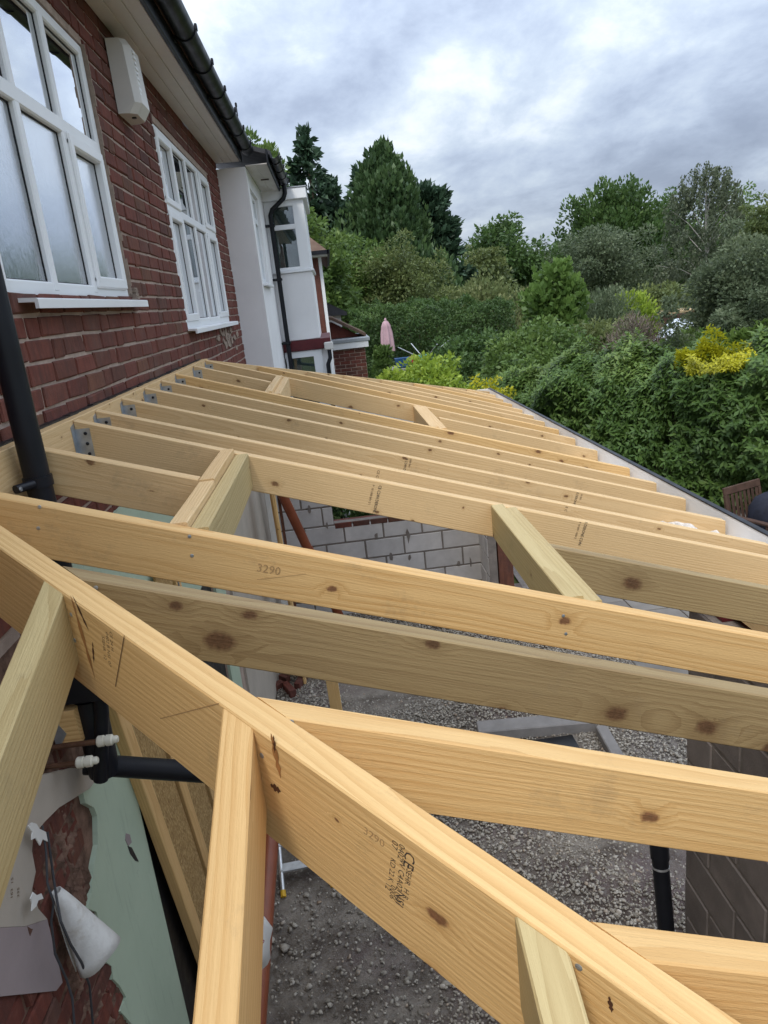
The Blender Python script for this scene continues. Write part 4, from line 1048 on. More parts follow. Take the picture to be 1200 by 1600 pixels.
# boards filling the old doorway
T = empty('boarded_opening', (0, 3.2, 0), 'leaning stud and strand board panel filling the old doorway', 'panel')
lean = Matrix.Translation((.02, 2.88, 0)) @ Matrix.Rotation(R(13), 4, 'X')
def bd(y0, y1, x0, x1, mat, name):
    m = MB(); m.box(x0, x1, y0, y1, .0, 2.34, .002); return m.build(name, M[mat], T, lean)
for y in (.0, .36, .74, 1.12): 
    o = timber('stud', (.05, 2.92 + y, .02), (.05, 2.38 + y, 2.36), .085, .04, 'gold', parent=T, plumb=False, up=(1, 0, 0), nseg=2)
for y in (.0, .36, .74): bd(y + .085, y + .32, .012, .024, 'osb', 'strand_board')
blk = MB(); blk.box(-.29, -.02, 2.475, 4.54, .01, 2.0); tag(blk.build('doorway_infill', M['rubber'], None), 'black membrane hung in the dark doorway', 'infill')  # solid black box filling the doorway behind the boards
# leaning terracotta drain pipes
def drain(p0, p1, r, lab):
    T = empty('drain_pipe', p1, lab, 'pipe', 'terracotta drain pipes leaning in the new room'); p0, p1 = Vector(p0), Vector(p1); d = (p0 - p1).normalized()
    MB().tube([p1, p0], r, 18).build('pipe', M['terracotta'], T, None, True); MB().tube([p1 + d * .9, p1 + d * 1.02], r * 1.14, 18).build('socket', M['terracotta'], T, None, True); return T
pt = atY(428, 745, 7.5); pb = atZ(533, 968, .05); drain(pt, (pb[0], min(pb[1], 7.95), .05), .052, 'terracotta drain pipe leaning towards the pale block end wall')
pt = atY(427, 1255, 3.25); pm_ = atY(404, 1545, 2.42); dv = (pm_ - pt); pe = pm_ + dv * ((pm_[2] - .04) / -dv[2]) ; drain(pt - dv * .25, pe, .042, 'terracotta drain pipe standing beside the white sack')
# white sack with red lettering
sk_c = atY(394, 1462, 2.36)
vs_, fs_ = [], []; br = np.random.default_rng(8)
T = empty('plastic_sack', (sk_c[0], sk_c[1], sk_c[2] - .12), 'crumpled white plastic sack with red lettering beside the terracotta pipe', 'sack')
m = MB(); m.lathe([(.012, -.17), (.05, -.12), (.068, -.05), (.072, .0), (.06, .05), (.04, .085), (.026, .12), (.03, .15)], n=22, f=lambda a, z: 1 + .12 * math.sin(3 * a + z * 30) + .07 * math.sin(7 * a - z * 60)); so2 = m.build('bag', M['paper'], T, Matrix.Translation(sk_c), True)
me = text_mesh('lang', .045); me.materials.append(M['red_ink'])
tp = atY(400, 1492, 2.275); obj('lettering', me, T, frame(tp, np.array(atY(417, 1452, 2.285)) - np.array(tp), np.array(atY(392, 1470, 2.275)) - np.array(tp)))
M['string'] = M['galv']
MB().tube([tuple(sk_c + np.array([0, 0, .14])), (sk_c[0] - .02, 2.36, ROOFZ(.4) - .3)], .003, 6).build('tie', M['galv'], T)
# small aluminium step ladder
T = empty('step_ladder', (.38, 3.9, 0), 'small aluminium step ladder with yellow feet on the rubble floor', 'ladder')
f0, f1 = Vector(atZ(443, 1402, .012)), Vector(atZ(521, 1386, .012)); t0 = Vector(atY(431, 1262, 4.35)); t1 = t0 + (f1 - f0) * .8
for a, b in ((f0, t0), (f1, t1)):
    d = (b - a); m = MB(); m.tube([a + d * .02, b], .014, 8); m.build('rail', M['alu'], T); m = MB(); m.tube([a, a + d * .07], .018, 8); m.build('foot', M['yellow'], T)
for f in (.30, .58, .86):
    a, b = f0.lerp(t0, f), f1.lerp(t1, f); MB().box(-.0, (b - a).length, -.03, .03, -.01, .01, .003, frame(a, b - a, (0, 1, .2))).build('tread', M['alu'], T)
for a, b in ((t0, Vector((t0.x, t0.y + .5, .01))), (t1, Vector((t1.x, t1.y + .5, .01)))): MB().tube([a, b], .011, 8).build('rear_leg', M['alu'], T)
# black pipe by the garden opening
T = empty('soil_pipe', (2.27, 3.02, 0), 'upright black pipe with a silver ring beside the dark block wall', 'pipe')
pa = Vector(atX(1028, 1300, 2.27)); pbm = Vector(atX(1041, 1455, 2.27)); dv = pbm - pa; e_ = pbm + dv * (pbm.z / -dv.z)
MB().tube([pa - dv * .5, e_], .041, 18).build('pipe', M['black'], T, None, True); MB().tube([pa + dv * .0 - dv * .2, pa + dv * .26], .046, 18).build('socket', M['black'], T, None, True)
MB().tube([pa + dv * .335, pa + dv * .355], .0425, 18).build('ring', M['alu'], T, None, True)
# concrete surround of the drain pit
T = empty('drain_surround', (2.4, 5.3, 0), 'pale concrete kerb around an open drain pit in the gravel', 'kerb')
c1, c2, c3 = atZ(770, 1145, .10), atZ(932, 1128, .10), atZ(945, 1172, .10)
def kerb(a, b, w, h, nm='kerb'):
    a, b = Vector(a), Vector(b); a.z = b.z = 0; MB().box(0, (b - a).length, 0, w, 0, h, .008, frame(a, b - a, Vector((0, 0, 1)).cross(b - a))).build(nm, M['concrete'], T)
kerb((1.75, 5.20, 0), (c2[0], c2[1] - .0, 0), .17, .10); kerb((c2[0] - .02, c2[1] - .03, 0), (c3[0] + .02, c3[1] - .35, 0), .09, .09); kerb((1.75, 4.62, 0), (c3[0] - .03, c3[1] - .40, 0), .12, .08)
pit = MB(); pit.box(1.80, 2.50, 4.80, 5.12, .005, .014); pit.build('pit_bottom', M['rubber'], T)
# debris: brick bits, timber offcut on the floor by the far wall
dr = np.random.default_rng(31)
for i, (px, py) in enumerate(((435, 1072), (452, 1078), (418, 1068), (470, 1066), (445, 1062))):
    p = atZ(px, py, .03); obj('brick_bit', random.choice(STR if i % 2 else HEA), None, Matrix.Translation((p[0], p[1], .035 + .002 * i)) @ Matrix.Rotation(dr.uniform(0, 6), 4, 'Z') @ Matrix.Rotation(R(90), 4, 'Y') @ Matrix.Translation((.037, 0, 0)), label='broken brick lying on the rubble floor by the old wall', cat='brick', group='broken bricks on the floor')
T = MB(); 
tb = timber('timber_offcut', (.62, 5.25, 1.25), (.66, 5.05, .02), .09, .03, 'gold', parent=None, plumb=False, up=(0, 1, 0)); tag(tb, 'short plank leaning by the old wall beyond the doorway', 'plank')
T = MB(); T.box(.06, .16, 7.5, 7.56, 0, 2.1, .004); tag(T.build('door_lining', M['paper'], None), 'pale upright door lining in the far corner of the room', 'door frame')
M['rust'] = plain('rusty_post', (.12, .05, .03), .8, .3, 20, .3, 60)
T = MB(); T.box(.18, .21, 7.56, 7.60, 0, 2.12, .003); tag(T.build('corner_post', M['rust'], None), 'thin rusty post beside the pale door lining', 'post')
T = empty('plank_stack', (.4, 7.0, 1.0), 'orange-brown planks standing by the pale door lining', 'planks')
for i in range(3): timber('plank', (.25 - .02 * i, 6.7 + .09 * i, 2.05), (.30 - .02 * i, 6.55 + .09 * i, .02), .08, .025, 'gold', parent=T, plumb=False, up=(1, 0, 0))

# ------------------------------------------------------------------ gravel (real stones)
def stones(name, pts, sizes, mat, label, parent=None, flat=.65, kind='stuff', seed=1):
    r = np.random.default_rng(seed); n = len(pts)
    t_ = (1 + 5 ** .5) / 2
    iv = np.array([(-1, t_, 0), (1, t_, 0), (-1, -t_, 0), (1, -t_, 0), (0, -1, t_), (0, 1, t_), (0, -1, -t_), (0, 1, -t_), (t_, 0, -1), (t_, 0, 1), (-t_, 0, -1), (-t_, 0, 1)]) / 1.9
    ifc = np.array([(0, 11, 5), (0, 5, 1), (0, 1, 7), (0, 7, 10), (0, 10, 11), (1, 5, 9), (5, 11, 4), (11, 10, 2), (10, 7, 6), (7, 1, 8), (3, 9, 4), (3, 4, 2), (3, 2, 6), (3, 6, 8), (3, 8, 9), (4, 9, 5), (2, 4, 11), (6, 2, 10), (8, 6, 7), (9, 8, 1)])
    V = np.repeat(iv[None], n, 0) * (1 + r.normal(0, .3, (n, 12, 1)))
    V *= np.stack([r.uniform(.7, 1.3, n), r.uniform(.6, 1.1, n), r.uniform(.45, .8, n) * flat / .65], 1)[:, None]
    a = r.uniform(0, 6.283, n); ca, sa = np.cos(a), np.sin(a); tl = r.normal(0, .35, n); ct, st_ = np.cos(tl), np.sin(tl)
    x, y, z = V[..., 0], V[..., 1], V[..., 2]
    y, z = y * ct[:, None] - z * st_[:, None], y * st_[:, None] + z * ct[:, None]
    x, y = x * ca[:, None] - y * sa[:, None], x * sa[:, None] + y * ca[:, None]
    V = np.stack([x, y, z], -1) * sizes[:, None, None] + pts[:, None]
    me = bpy.data.meshes.new(name); nf = n * 20
    me.vertices.add(n * 12); me.vertices.foreach_set('co', V.reshape(-1).astype(np.float32))
    me.loops.add(nf * 3); me.loops.foreach_set('vertex_index', (ifc[None] + (np.arange(n) * 12)[:, None, None]).reshape(-1).astype(np.int32))
    me.polygons.add(nf); me.polygons.foreach_set('loop_start', (np.arange(nf) * 3).astype(np.int32))
    at = me.attributes.new('tint', 'FLOAT', 'FACE'); at.data.foreach_set('value', np.repeat(r.uniform(0, 1, n), 20).astype(np.float32))
    me.update(); me.validate()
    return obj(name, me, parent, None, mat, kind=kind, label=label)
def stonemat():
    t = NT('gravel_stone'); a = t.n('ShaderNodeAttribute', attribute_name='tint')
    c = t.ramp(a.outputs['Fac'], [(0, (.21, .185, .15)), (.3, (.33, .295, .245)), (.65, (.42, .38, .32)), (.92, (.50, .455, .39)), (1, (.38, .28, .20))])
    c = t.mix(t.rng(t.noise(t.pos, 60, 4), .4, .7, 0, .4), c, (.12, .105, .10))
    return t.out(t.pbr(c, .9, t.bump(t.noise(t.pos, 220, 3), .3, .002), 0, .2))
M['stone'] = stonemat()
gr = np.random.default_rng(77)
n = 76000
P = np.stack([gr.uniform(.02, 3.4, n), gr.uniform(1.2, 8.2, n), np.zeros(n)], 1)
dirtm = np.clip((1.35 - P[:, 0] + .35 * np.sin(P[:, 1] * 2.1) + .2 * np.sin(P[:, 1] * 5.3 + P[:, 0] * 4)) * 1.6, 0, 1) * (P[:, 1] < 4.9)
keep = gr.uniform(0, 1, n) > dirtm * .80
keep &= ~((P[:, 0] > 1.78) & (P[:, 0] < 2.52) & (P[:, 1] > 4.8) & (P[:, 1] < 5.13))
P = P[keep]; sz = gr.lognormal(math.log(.0082), .32, len(P)); P[:, 2] = .006 + gr.uniform(0, .012, len(P))
stones('gravel', P, sz, M['stone'], 'loose grey gravel spread over the floor of the new room')
n = 260
P = np.stack([gr.uniform(.1, 1.3, n), gr.uniform(2.6, 5.6, n), np.zeros(n)], 1); sz = gr.lognormal(math.log(.013), .5, n); P[:, 2] = sz * .3
stones('rubble', P, sz, M['stone'], 'rubble lumps scattered over the dirt floor', seed=4)
# patio outside the opening
pat = sheet('patio', 2.9, 7.6, 2.0, 10.0, -.004, M['mortar_dark'])
k = 0
for i in range(8):
    for j in range(13):
        x = 3.42 + i * .455; y = 2.05 + j * .605 + (.3 if i % 2 else 0)
        if x > 6.9: continue
        MB().box(x, x + .44, y, y + .59, -.02, .012 + random.uniform(-.003, .003), .006).build('slab', M['slab'], pat)

# ------------------------------------------------------------------ vegetation
VR = np.random.default_rng(2024)
def unit(a): return a / np.maximum(1e-9, np.linalg.norm(a, axis=-1, keepdims=True))
def leaf_mesh(name, P, D, Nn, ln, asp, tint):
    """diamond leaves: base P, direction D, normal-ish Nn, length ln"""
    D = unit(D); S_ = unit(np.cross(D, Nn)); n = len(P); ln = ln[:, None]
    up = unit(np.cross(S_, D))
    V = np.stack([P, P + D * ln * .45 + S_ * ln * asp * .5 - up * ln * .05, P + D * ln - up * ln * .12, P + D * ln * .45 - S_ * ln * asp * .5 - up * ln * .05], 1)
    me = bpy.data.meshes.new(name)
    me.vertices.add(n * 4); me.vertices.foreach_set('co', V.reshape(-1).astype(np.float32))
    me.loops.add(n * 4); me.loops.foreach_set('vertex_index', np.arange(n * 4, dtype=np.int32))
    me.polygons.add(n); me.polygons.foreach_set('loop_start', (np.arange(n) * 4).astype(np.int32))
    a = me.attributes.new('tint', 'FLOAT', 'FACE'); a.data.foreach_set('value', np.clip(tint, 0, 1).astype(np.float32))
    me.update(calc_edges=True); return me
def sph(n, r=VR): return unit(r.normal(0, 1, (n, 3)))
def limb_tubes(mb, base, ztop, ends, r0):
    base = Vector(base); top = Vector((base.x, base.y, ztop))
    k = 6; pts = [base.lerp(top, i / k) + Vector((VR.normal(0, r0 * .5), VR.normal(0, r0 * .5), 0)) * (1 if 0 < i < k else 0) for i in range(k + 1)]
    mb.tube(pts, [r0 * (1 - .8 * i / k) for i in range(k + 1)], 8)
    for e in ends:
        e = Vector(e); f = min(.85, max(.15, (e.z - base.z) / max(.1, ztop - base.z) * .7)); s = base.lerp(top, f)
        mid = s.lerp(e, .5) + Vector((0, 0, .08 * (e - s).length))
        mb.tube([s, mid, e], [r0 * .35, r0 * .22, r0 * .08], 6)
def crown(kind, c, rad, zb, zt, n, ls, r):
    """returns leaf base points, directions, normals, lengths, tint and some limb ends"""
    x, y = c; H_ = zt - zb
    if kind in ('round', 'shrub', 'upright'):
        nc = max(10, int(26 if kind == 'round' else 20))
        cc = sph(nc, r) * np.cbrt(r.uniform(.25, 1, nc))[:, None]; cc[:, 2] = np.abs(cc[:, 2]) * .98 - (.35 if kind == 'round' else .05) * r.uniform(0, 1, nc)
        top = np.array([[0, 0, .92], [.2, .1, .7], [-.25, -.1, .72]]); cc = np.concatenate([cc, top])
        zmid = zb + H_ * (.42 if kind == 'round' else .30); rz = zt - zmid
        C = np.stack([x + cc[:, 0] * rad * .78, y + cc[:, 1] * rad * .78, zmid + cc[:, 2] * rz * .80], 1)
        cr_ = r.uniform(.20, .40, len(C)) * rad
        ne = 26; de = sph(ne, r); de[:, 2] = np.abs(de[:, 2]); Ce = np.stack([x + de[:, 0] * rad * r.uniform(.85, 1.12, ne), y + de[:, 1] * rad * .95, zmid + de[:, 2] * rz * r.uniform(.85, 1.06, ne)], 1)
        C = np.concatenate([C, Ce]); cr_ = np.concatenate([cr_, r.uniform(.07, .15, ne) * rad]); w = cr_ ** 2; idx = r.choice(len(C), n, p=w / w.sum())
        d = sph(n, r); d[:, 2] += .25; d = unit(d); rr = cr_[idx] * (1.12 - .75 * r.uniform(0, 1, n) ** 1.6)
        sc = np.array([1, 1, (1.35 if kind == 'upright' else .85)])
        P = C[idx] + d * rr[:, None] * sc
        D = d + r.normal(0, .55, (n, 3)); D[:, 2] += (.9 if kind == 'upright' else -.15); Nn = sph(n, r); Nn[:, 2] += .9
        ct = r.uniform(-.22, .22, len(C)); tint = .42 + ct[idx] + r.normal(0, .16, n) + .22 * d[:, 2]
        return P, D, Nn, ls * r.uniform(.7, 1.35, n), tint, C
    if kind == 'cypress':
        nc = 190; f = r.uniform(0, 1, nc) ** .75; a = r.uniform(0, 6.283, nc)
        prof = lambda f: rad * np.clip(1.0 - f, .015, 1) ** .62 * (1 - .3 * np.exp(-f * 9)) * (1 + .18 * np.sin(a * 3 + f * 9))
        q = prof(f) * np.sqrt(r.uniform(.35, 1, nc)); C = np.stack([x + np.cos(a) * q, y + np.sin(a) * q, zb + f * H_ * .93], 1)
        cr_ = (.085 + .10 * (1 - f)) * rad * r.uniform(.7, 1.6, nc); idx = r.integers(0, nc, n); d = sph(n, r)
        P = C[idx] + d * cr_[idx][:, None] * np.array([1, 1, 2.3]) * (1 - .5 * r.uniform(0, 1, n)[:, None] ** 2)
        D = d * .6 + np.array([0, 0, 1.0]) + r.normal(0, .35, (n, 3)); ct = r.uniform(-.25, .25, nc)
        return P, D, sph(n, r), ls * r.uniform(.7, 1.4, n), .42 + ct[idx] + r.normal(0, .15, n) + .12 * d[:, 2], C[:8]
    if kind in ('spruce', 'pine'):
        nb = 230 if kind == 'spruce' else 80; f = np.sort(r.uniform(.04 if kind == 'spruce' else .3, 1, nb)); a = r.uniform(0, 6.283, nb)
        L_ = rad * (1.25 * np.clip(1 - f, .03, 1) ** .72 if kind == 'spruce' else np.clip(1.15 - f, .1, 1) ** .6 * .9) * r.uniform(.65, 1.1, nb)
        w = L_ + .05; idx = r.choice(nb, n, p=w / w.sum()); t_ = np.sqrt(r.uniform(.05, 1, n)); l_ = L_[idx] * t_
        droop = (-.28 * t_ + .16 * t_ ** 3) if kind == 'spruce' else (.25 * t_)
        dx, dy = np.cos(a[idx]), np.sin(a[idx]); side = r.normal(0, .13, n) * L_[idx] * (1.2 - t_)
        P = np.stack([x + dx * l_ - dy * side, y + dy * l_ + dx * side, zb + f[idx] * H_ * .97 + droop * L_[idx] + r.normal(0, .025, n) * rad], 1)
        if kind == 'pine': P += r.normal(0, .05, (n, 3)) * rad
        D = np.stack([dx, dy, np.full(n, -.15 if kind == 'spruce' else .5)], 1) + r.normal(0, .5, (n, 3))
        tp = max(1, n // 40); P[:tp] = np.stack([x + r.normal(0, .03, tp) * rad, y + r.normal(0, .03, tp) * rad, zt - r.uniform(0, .14, tp) * H_], 1); D[:tp] = np.array([0, 0, 1]) + r.normal(0, .5, (tp, 3))
        return P, D, sph(n, r), ls * r.uniform(.7, 1.4, n), .4 + r.normal(0, .2, n) + .3 * (t_ - .5), np.stack([x + np.cos(a) * L_ * .8, y + np.sin(a) * L_ * .8, zb + f * H_ * .97], 1)[::max(1, nb // 26)]
    if kind == 'birch':
        ns = 260; f = r.uniform(.12, 1, ns); a = r.uniform(0, 6.283, ns); q = rad * np.sin(np.clip(f, 0, 1) ** .75 * 2.75) * np.sqrt(r.uniform(.1, 1, ns)) + .05
        S0 = np.stack([x + np.cos(a) * q, y + np.sin(a) * q, zb + f * H_], 1); ll = r.uniform(.06, .20, ns) * H_
        idx = r.integers(0, ns, n); t_ = r.uniform(0, 1, n)
        P = S0[idx] + np.stack([r.normal(0, .035, n) * rad, r.normal(0, .035, n) * rad, -t_ * ll[idx]], 1)
        D = np.array([0, 0, -1.0]) + r.normal(0, .6, (n, 3)); return P, D, sph(n, r), ls * r.uniform(.6, 1.3, n), .45 + r.normal(0, .22, n), S0[::12]
def plant(name, kind, px, pyt, pxw, Y, lm, ls, n, label, cat='tree', group=None, zb=None, trunk=None, depth=1.0, zbase=0., seed=None, asp=.55):
    r = np.random.default_rng(seed or int(px * 13 + Y * 7))
    p = atY(px, pyt, Y); rad = abs(atY(px + pxw / 2, pyt, Y)[0] - atY(px - pxw / 2, pyt, Y)[0]) / 2
    zt = p[2]; zb = zb if zb is not None else zbase + .12 * (zt - zbase)
    P, D, Nn, ln, tint, ends = crown(kind, (p[0], Y), rad, zb, zt, n, ls, r)
    ok = P[:, 2] > zbase - .02; P, D, Nn, ln, tint = P[ok], D[ok], Nn[ok], ln[ok], tint[ok]
    T = empty(name, (p[0], Y, zbase), label, cat, group)
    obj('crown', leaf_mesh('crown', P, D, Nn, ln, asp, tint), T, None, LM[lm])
    mb = MB(); hgt = (zt - zbase); r0 = trunk or max(.02, .016 * hgt)
    limb_tubes(mb, (p[0], Y, zbase - .05), zt - .06 * hgt if kind in ('spruce', 'pine', 'cypress', 'birch') else zbase + .62 * hgt, [tuple(e) for e in ends[:22]], r0)
    mb.build('trunk', M['birchbark'] if kind == 'birch' else M['bark'], T, None, True)
    return T
# far trees
plant('spruce_tree', 'spruce', 474, 206, 215, 42, 'spruce', .40, 12000, 'tall narrow dark blue-green spruce rising behind the white house', seed=3, zb=1.0)
plant('spruce_tree', 'spruce', 518, 285, 160, 47, 'spruce', .42, 6500, 'smaller dark spruce between the tall spruce and the broad cypress', zb=1.0)
plant('spruce_tree', 'spruce', 556, 264, 140, 49, 'spruce', .4, 4500, 'slim spruce tip standing just behind the broad cypress', zb=1.0)
plant('cypress_tree', 'cypress', 594, 232, 225, 40, 'cypress', .30, 40000, 'broad cone-shaped green cypress, the bulkiest of the conifers', zb=.6)
plant('pine_tree', 'pine', 664, 292, 165, 45, 'spruce', .40, 9000, 'open-branched dark pine leaning out from behind the cypress', zb=1.0)
plant('broadleaf_tree', 'upright', 408, 196, 120, 36, 'mid', .22, 9000, 'light green leafy tree showing above the white house gutter', zb=2)
plant('broadleaf_tree', 'round', 452, 300, 170, 30, 'mid', .20, 13000, 'mid green tree directly behind the white bay', zb=.6)
plant('broadleaf_tree', 'round', 540, 366, 200, 35, 'mid', .20, 11000, 'green bushy tree in front of the conifers', zb=.3)
plant('apple_tree', 'shrub', 628, 376, 205, 34, 'olive', .14, 22000, 'rounded olive-green fruit tree with pale tips before the cypress', zb=.3)
plant('broadleaf_tree', 'round', 780, 340, 150, 62, 'dark', .34, 11000, 'dark rounded tree standing alone in the gap of sky', zb=1)
plant('broadleaf_tree', 'round', 748, 382, 110, 52, 'olive', .26, 8000, 'yellowish-green tree in front of the dark rounded one', zb=.5)
plant('broadleaf_tree', 'round', 838, 382, 90, 66, 'grey', .30, 4000, 'thin twiggy tree beside the dark rounded one', zb=.5)
plant('broadleaf_tree', 'upright', 958, 286, 190, 62, 'dark', .34, 16000, 'tall dark green tree with spiky upper shoots behind the grey-green dome', zb=.6)
plant('broadleaf_tree', 'round', 1040, 304, 150, 66, 'dark', .34, 10000, 'dark green tree filling between the spiky tree and the birch', zb=.6)
plant('broadleaf_tree', 'round', 1150, 296, 150, 68, 'mid', .34, 8000, 'green tree behind the birch', zb=.6)
plant('broadleaf_tree', 'shrub', 948, 345, 200, 47, 'grey', .18, 22000, 'domed grey-green tree with bare twigs showing', zb=.2)
plant('broadleaf_tree', 'round', 880, 372, 110, 70, 'dark', .34, 6000, 'low dark tree at the foot of the sky gap', zb=.2)
plant('birch_tree', 'birch', 1104, 252, 150, 42, 'birch', .17, 18000, 'airy grey birch with drooping twigs, the tallest on its side', zb=.4, trunk=.10)
plant('broadleaf_tree', 'shrub', 1192, 296, 90, 32, 'olive', .17, 8000, 'olive-brown tree rising behind the grey-leaved shrub', zb=.3)
# woodland beyond everything
n = 30000; wx = VR.uniform(-45, 120, n); wy = 95 + VR.normal(0, 5, n); wh = 7.0 + 1.8 * np.sin(wx * .21) + 1.2 * np.sin(wx * .57 + 1) + .8 * np.sin(wx * 1.3)
P = np.stack([wx, wy, wh * VR.uniform(0, 1, n) ** .7], 1); D = sph(n); Nn = sph(n)
obj('woodland', leaf_mesh('woodland', P, D, Nn, VR.uniform(.7, 1.4, n), .7, .35 + VR.normal(0, .2, n)), None, None, LM['dark'], kind='stuff', label='far dark line of woodland on the horizon')

# garden shrubs
def wnoise(P, sc, seed):
    r = np.random.default_rng(seed); out = 0
    for k in range(14):
        w = unit(r.normal(0, 1, (1, 3)))[0] * sc * r.uniform(.5, 2.2); out = out + np.sin(P @ w + r.uniform(0, 6.28)) / 3.6
    return out
def box_hedge(name, path, lm, n, ls, label, thick=1.2, cat='hedge', wob=.12, zb=0., shoots=0, asp=.42, core=True):
    path = np.array(path, float); seg = np.diff(path[:, :2], axis=0); sl_ = np.linalg.norm(seg, axis=1); cum = np.concatenate([[0], np.cumsum(sl_)])
    def at(s):
        i = np.clip(np.searchsorted(cum, s, side='right') - 1, 0, len(seg) - 1); f = (s - cum[i]) / sl_[i]
        return path[i, :2] + seg[i] * f[:, None], path[i, 2] + (path[i + 1, 2] - path[i, 2]) * f, unit(seg[i])
    r = np.random.default_rng(int(path[0, 0] * 31) + n); m = n // shoots if shoots else n
    s = r.uniform(0, cum[-1], m); c, h, tdir = at(s); nd = np.stack([tdir[:, 1], -tdir[:, 0]], 1)     # side direction
    a = r.uniform(-1.25, 1.25, m) * (math.pi / 2); a = np.sign(a) * np.minimum(np.abs(a), math.pi / 2 * 1.18)
    # cross-section: superellipse dome; a=0 is the top
    cx = np.sign(np.sin(a)) * np.abs(np.sin(a)) ** .6; cz = np.sign(np.cos(a)) * np.abs(np.cos(a)) ** .45
    low = r.uniform(0, 1, m) < .55; cz = np.where(low & (np.abs(cx) > .6), r.uniform(-.95, .75, m), cz)
    q3 = np.stack([s, cz * h * .5, cx * thick * .5], 1); bump_ = 1 + wob * (wnoise(q3, 2.2, 5) + .7 * wnoise(q3, 6, 6))
    depth_ = 1 - .4 * r.uniform(0, 1, m) ** 2.5
    zc_ = zb + (h - zb) * .5
    Q = np.stack([c[:, 0] + nd[:, 0] * cx * thick / 2 * bump_ * depth_, c[:, 1] + nd[:, 1] * cx * thick / 2 * bump_ * depth_, zc_ + cz * (h - zb) * .5 * (1 + .35 * (bump_ - 1)) * np.where(cz > .3, depth_ * .15 + .85, 1)], 1)
    Q[:, 2] += np.where(cz > .2, 1, .3) * wob * 1.6 * (wnoise(np.stack([Q[:, 0], Q[:, 1], 0 * s], 1), 2.6, 15) + .6 * wnoise(np.stack([Q[:, 0], Q[:, 1], 0 * s], 1), 6, 16))
    O = unit(np.stack([nd[:, 0] * cx, nd[:, 1] * cx, np.maximum(cz, -.1) * .9 + .25], 1))
    ct = .34 + .16 * wnoise(q3, 3, 8) + .12 * wnoise(q3, 8, 9) + .34 * (Q[:, 2] - zc_) / np.maximum(.3, h)  # leaves lighter with height: daylight on the hedge top put into the tint
    if shoots:
        P = np.repeat(Q, shoots, 0); Oo = np.repeat(O, shoots, 0); k_ = np.tile(np.arange(shoots), m); ang = k_ * 2.4 + np.repeat(r.uniform(0, 6.28, m), shoots)
        e1 = unit(np.cross(Oo, np.array([.3, .2, .93]))); e2 = np.cross(Oo, e1); rad_ = np.cos(ang)[:, None] * e1 + np.sin(ang)[:, None] * e2
        P = P + Oo * (k_ / shoots)[:, None] * ls * 1.3; D = Oo * (.25 + .5 * (k_ / shoots))[:, None] + rad_ * .9 + r.normal(0, .22, P.shape); D[:, 2] -= .28
        Nn = Oo + np.array([0, 0, .8]) + r.normal(0, .25, P.shape); tint = np.repeat(ct, shoots) + r.normal(0, .12, len(P)) + .18 * (k_ / shoots)
    else:
        P = Q; D = O * .5 + r.normal(0, .7, Q.shape); Nn = O + r.normal(0, .5, Q.shape); tint = ct + r.normal(0, .18, m)
    ok = P[:, 2] > zb; P, D, Nn, tint = P[ok], D[ok], Nn[ok], tint[ok]
    mid, _, _ = at(np.array([cum[-1] / 2])); T = empty(name, (mid[0, 0], mid[0, 1], 0.), label, cat)
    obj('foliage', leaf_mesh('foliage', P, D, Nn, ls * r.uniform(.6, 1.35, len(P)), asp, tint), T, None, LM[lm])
    if core:
        st_ = MB(); ns = max(4, int(cum[-1] / .16)); ss = r.uniform(0, cum[-1], ns); cc, hh, _ = at(ss)
        for q in range(ns):
            b0 = Vector((cc[q, 0] + r.normal(0, thick * .15), cc[q, 1] + r.normal(0, thick * .15), zb - .03)); st_.tube([b0, b0 + Vector((r.normal(0, .12), r.normal(0, .12), hh[q] * .5)), b0 + Vector((r.normal(0, .3), r.normal(0, .3), hh[q] * .86))], [.016, .011, .004], 5)
        st_.build('stems', M['bark'], T)
    return T
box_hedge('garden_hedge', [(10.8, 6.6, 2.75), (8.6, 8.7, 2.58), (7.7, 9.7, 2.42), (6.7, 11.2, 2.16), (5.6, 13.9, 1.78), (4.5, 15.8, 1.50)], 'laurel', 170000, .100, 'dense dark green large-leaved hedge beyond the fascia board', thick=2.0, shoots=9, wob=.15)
a, b = atY(545, 482, 29), atY(800, 470, 28.4)
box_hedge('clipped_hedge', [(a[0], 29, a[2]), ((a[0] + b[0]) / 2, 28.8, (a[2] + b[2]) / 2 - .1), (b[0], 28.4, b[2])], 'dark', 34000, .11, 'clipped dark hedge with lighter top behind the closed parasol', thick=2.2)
plant('shrub', 'upright', 760, 452, 190, 31.5, 'wheat', .17, 11000, 'tall tan-tipped grassy shrub above the clipped hedge', 'shrub', zb=.2)
plant('shrub', 'upright', 690, 476, 130, 31.8, 'mid', .15, 6000, 'green feathery shrub at the end of the tan-tipped one', 'shrub', zb=.1)
plant('young_tree', 'upright', 864, 412, 112, 25, 'bright', .20, 4600, 'young tree with big fresh green leaves standing in the shrubs', zb=.6, asp=.75)
plant('shrub', 'upright', 935, 455, 120, 29, 'grey', .19, 6000, 'willowy grey-green shrub to the side of the fresh green young tree', 'shrub', zb=.1, asp=.25)
plant('shrub', 'upright', 988, 462, 86, 33, 'lime', .17, 4000, 'small lime green conifer-like shrub before the domed tree', 'shrub', zb=.1)
plant('shrub', 'shrub', 1040, 440, 130, 38, 'olive', .2, 6000, 'low olive scrub at the foot of the domed tree', 'shrub', zb=.1)
plant('shrub', 'shrub', 850, 502, 200, 19.5, 'mid', .12, 12000, 'wide green shrub between the clipped hedge and the large-leaved hedge', 'shrub', zb=.05)
plant('shrub', 'shrub', 735, 520, 170, 23, 'dark', .13, 9000, 'dark green shrub beside the rotary dryer', 'shrub', zb=.05)
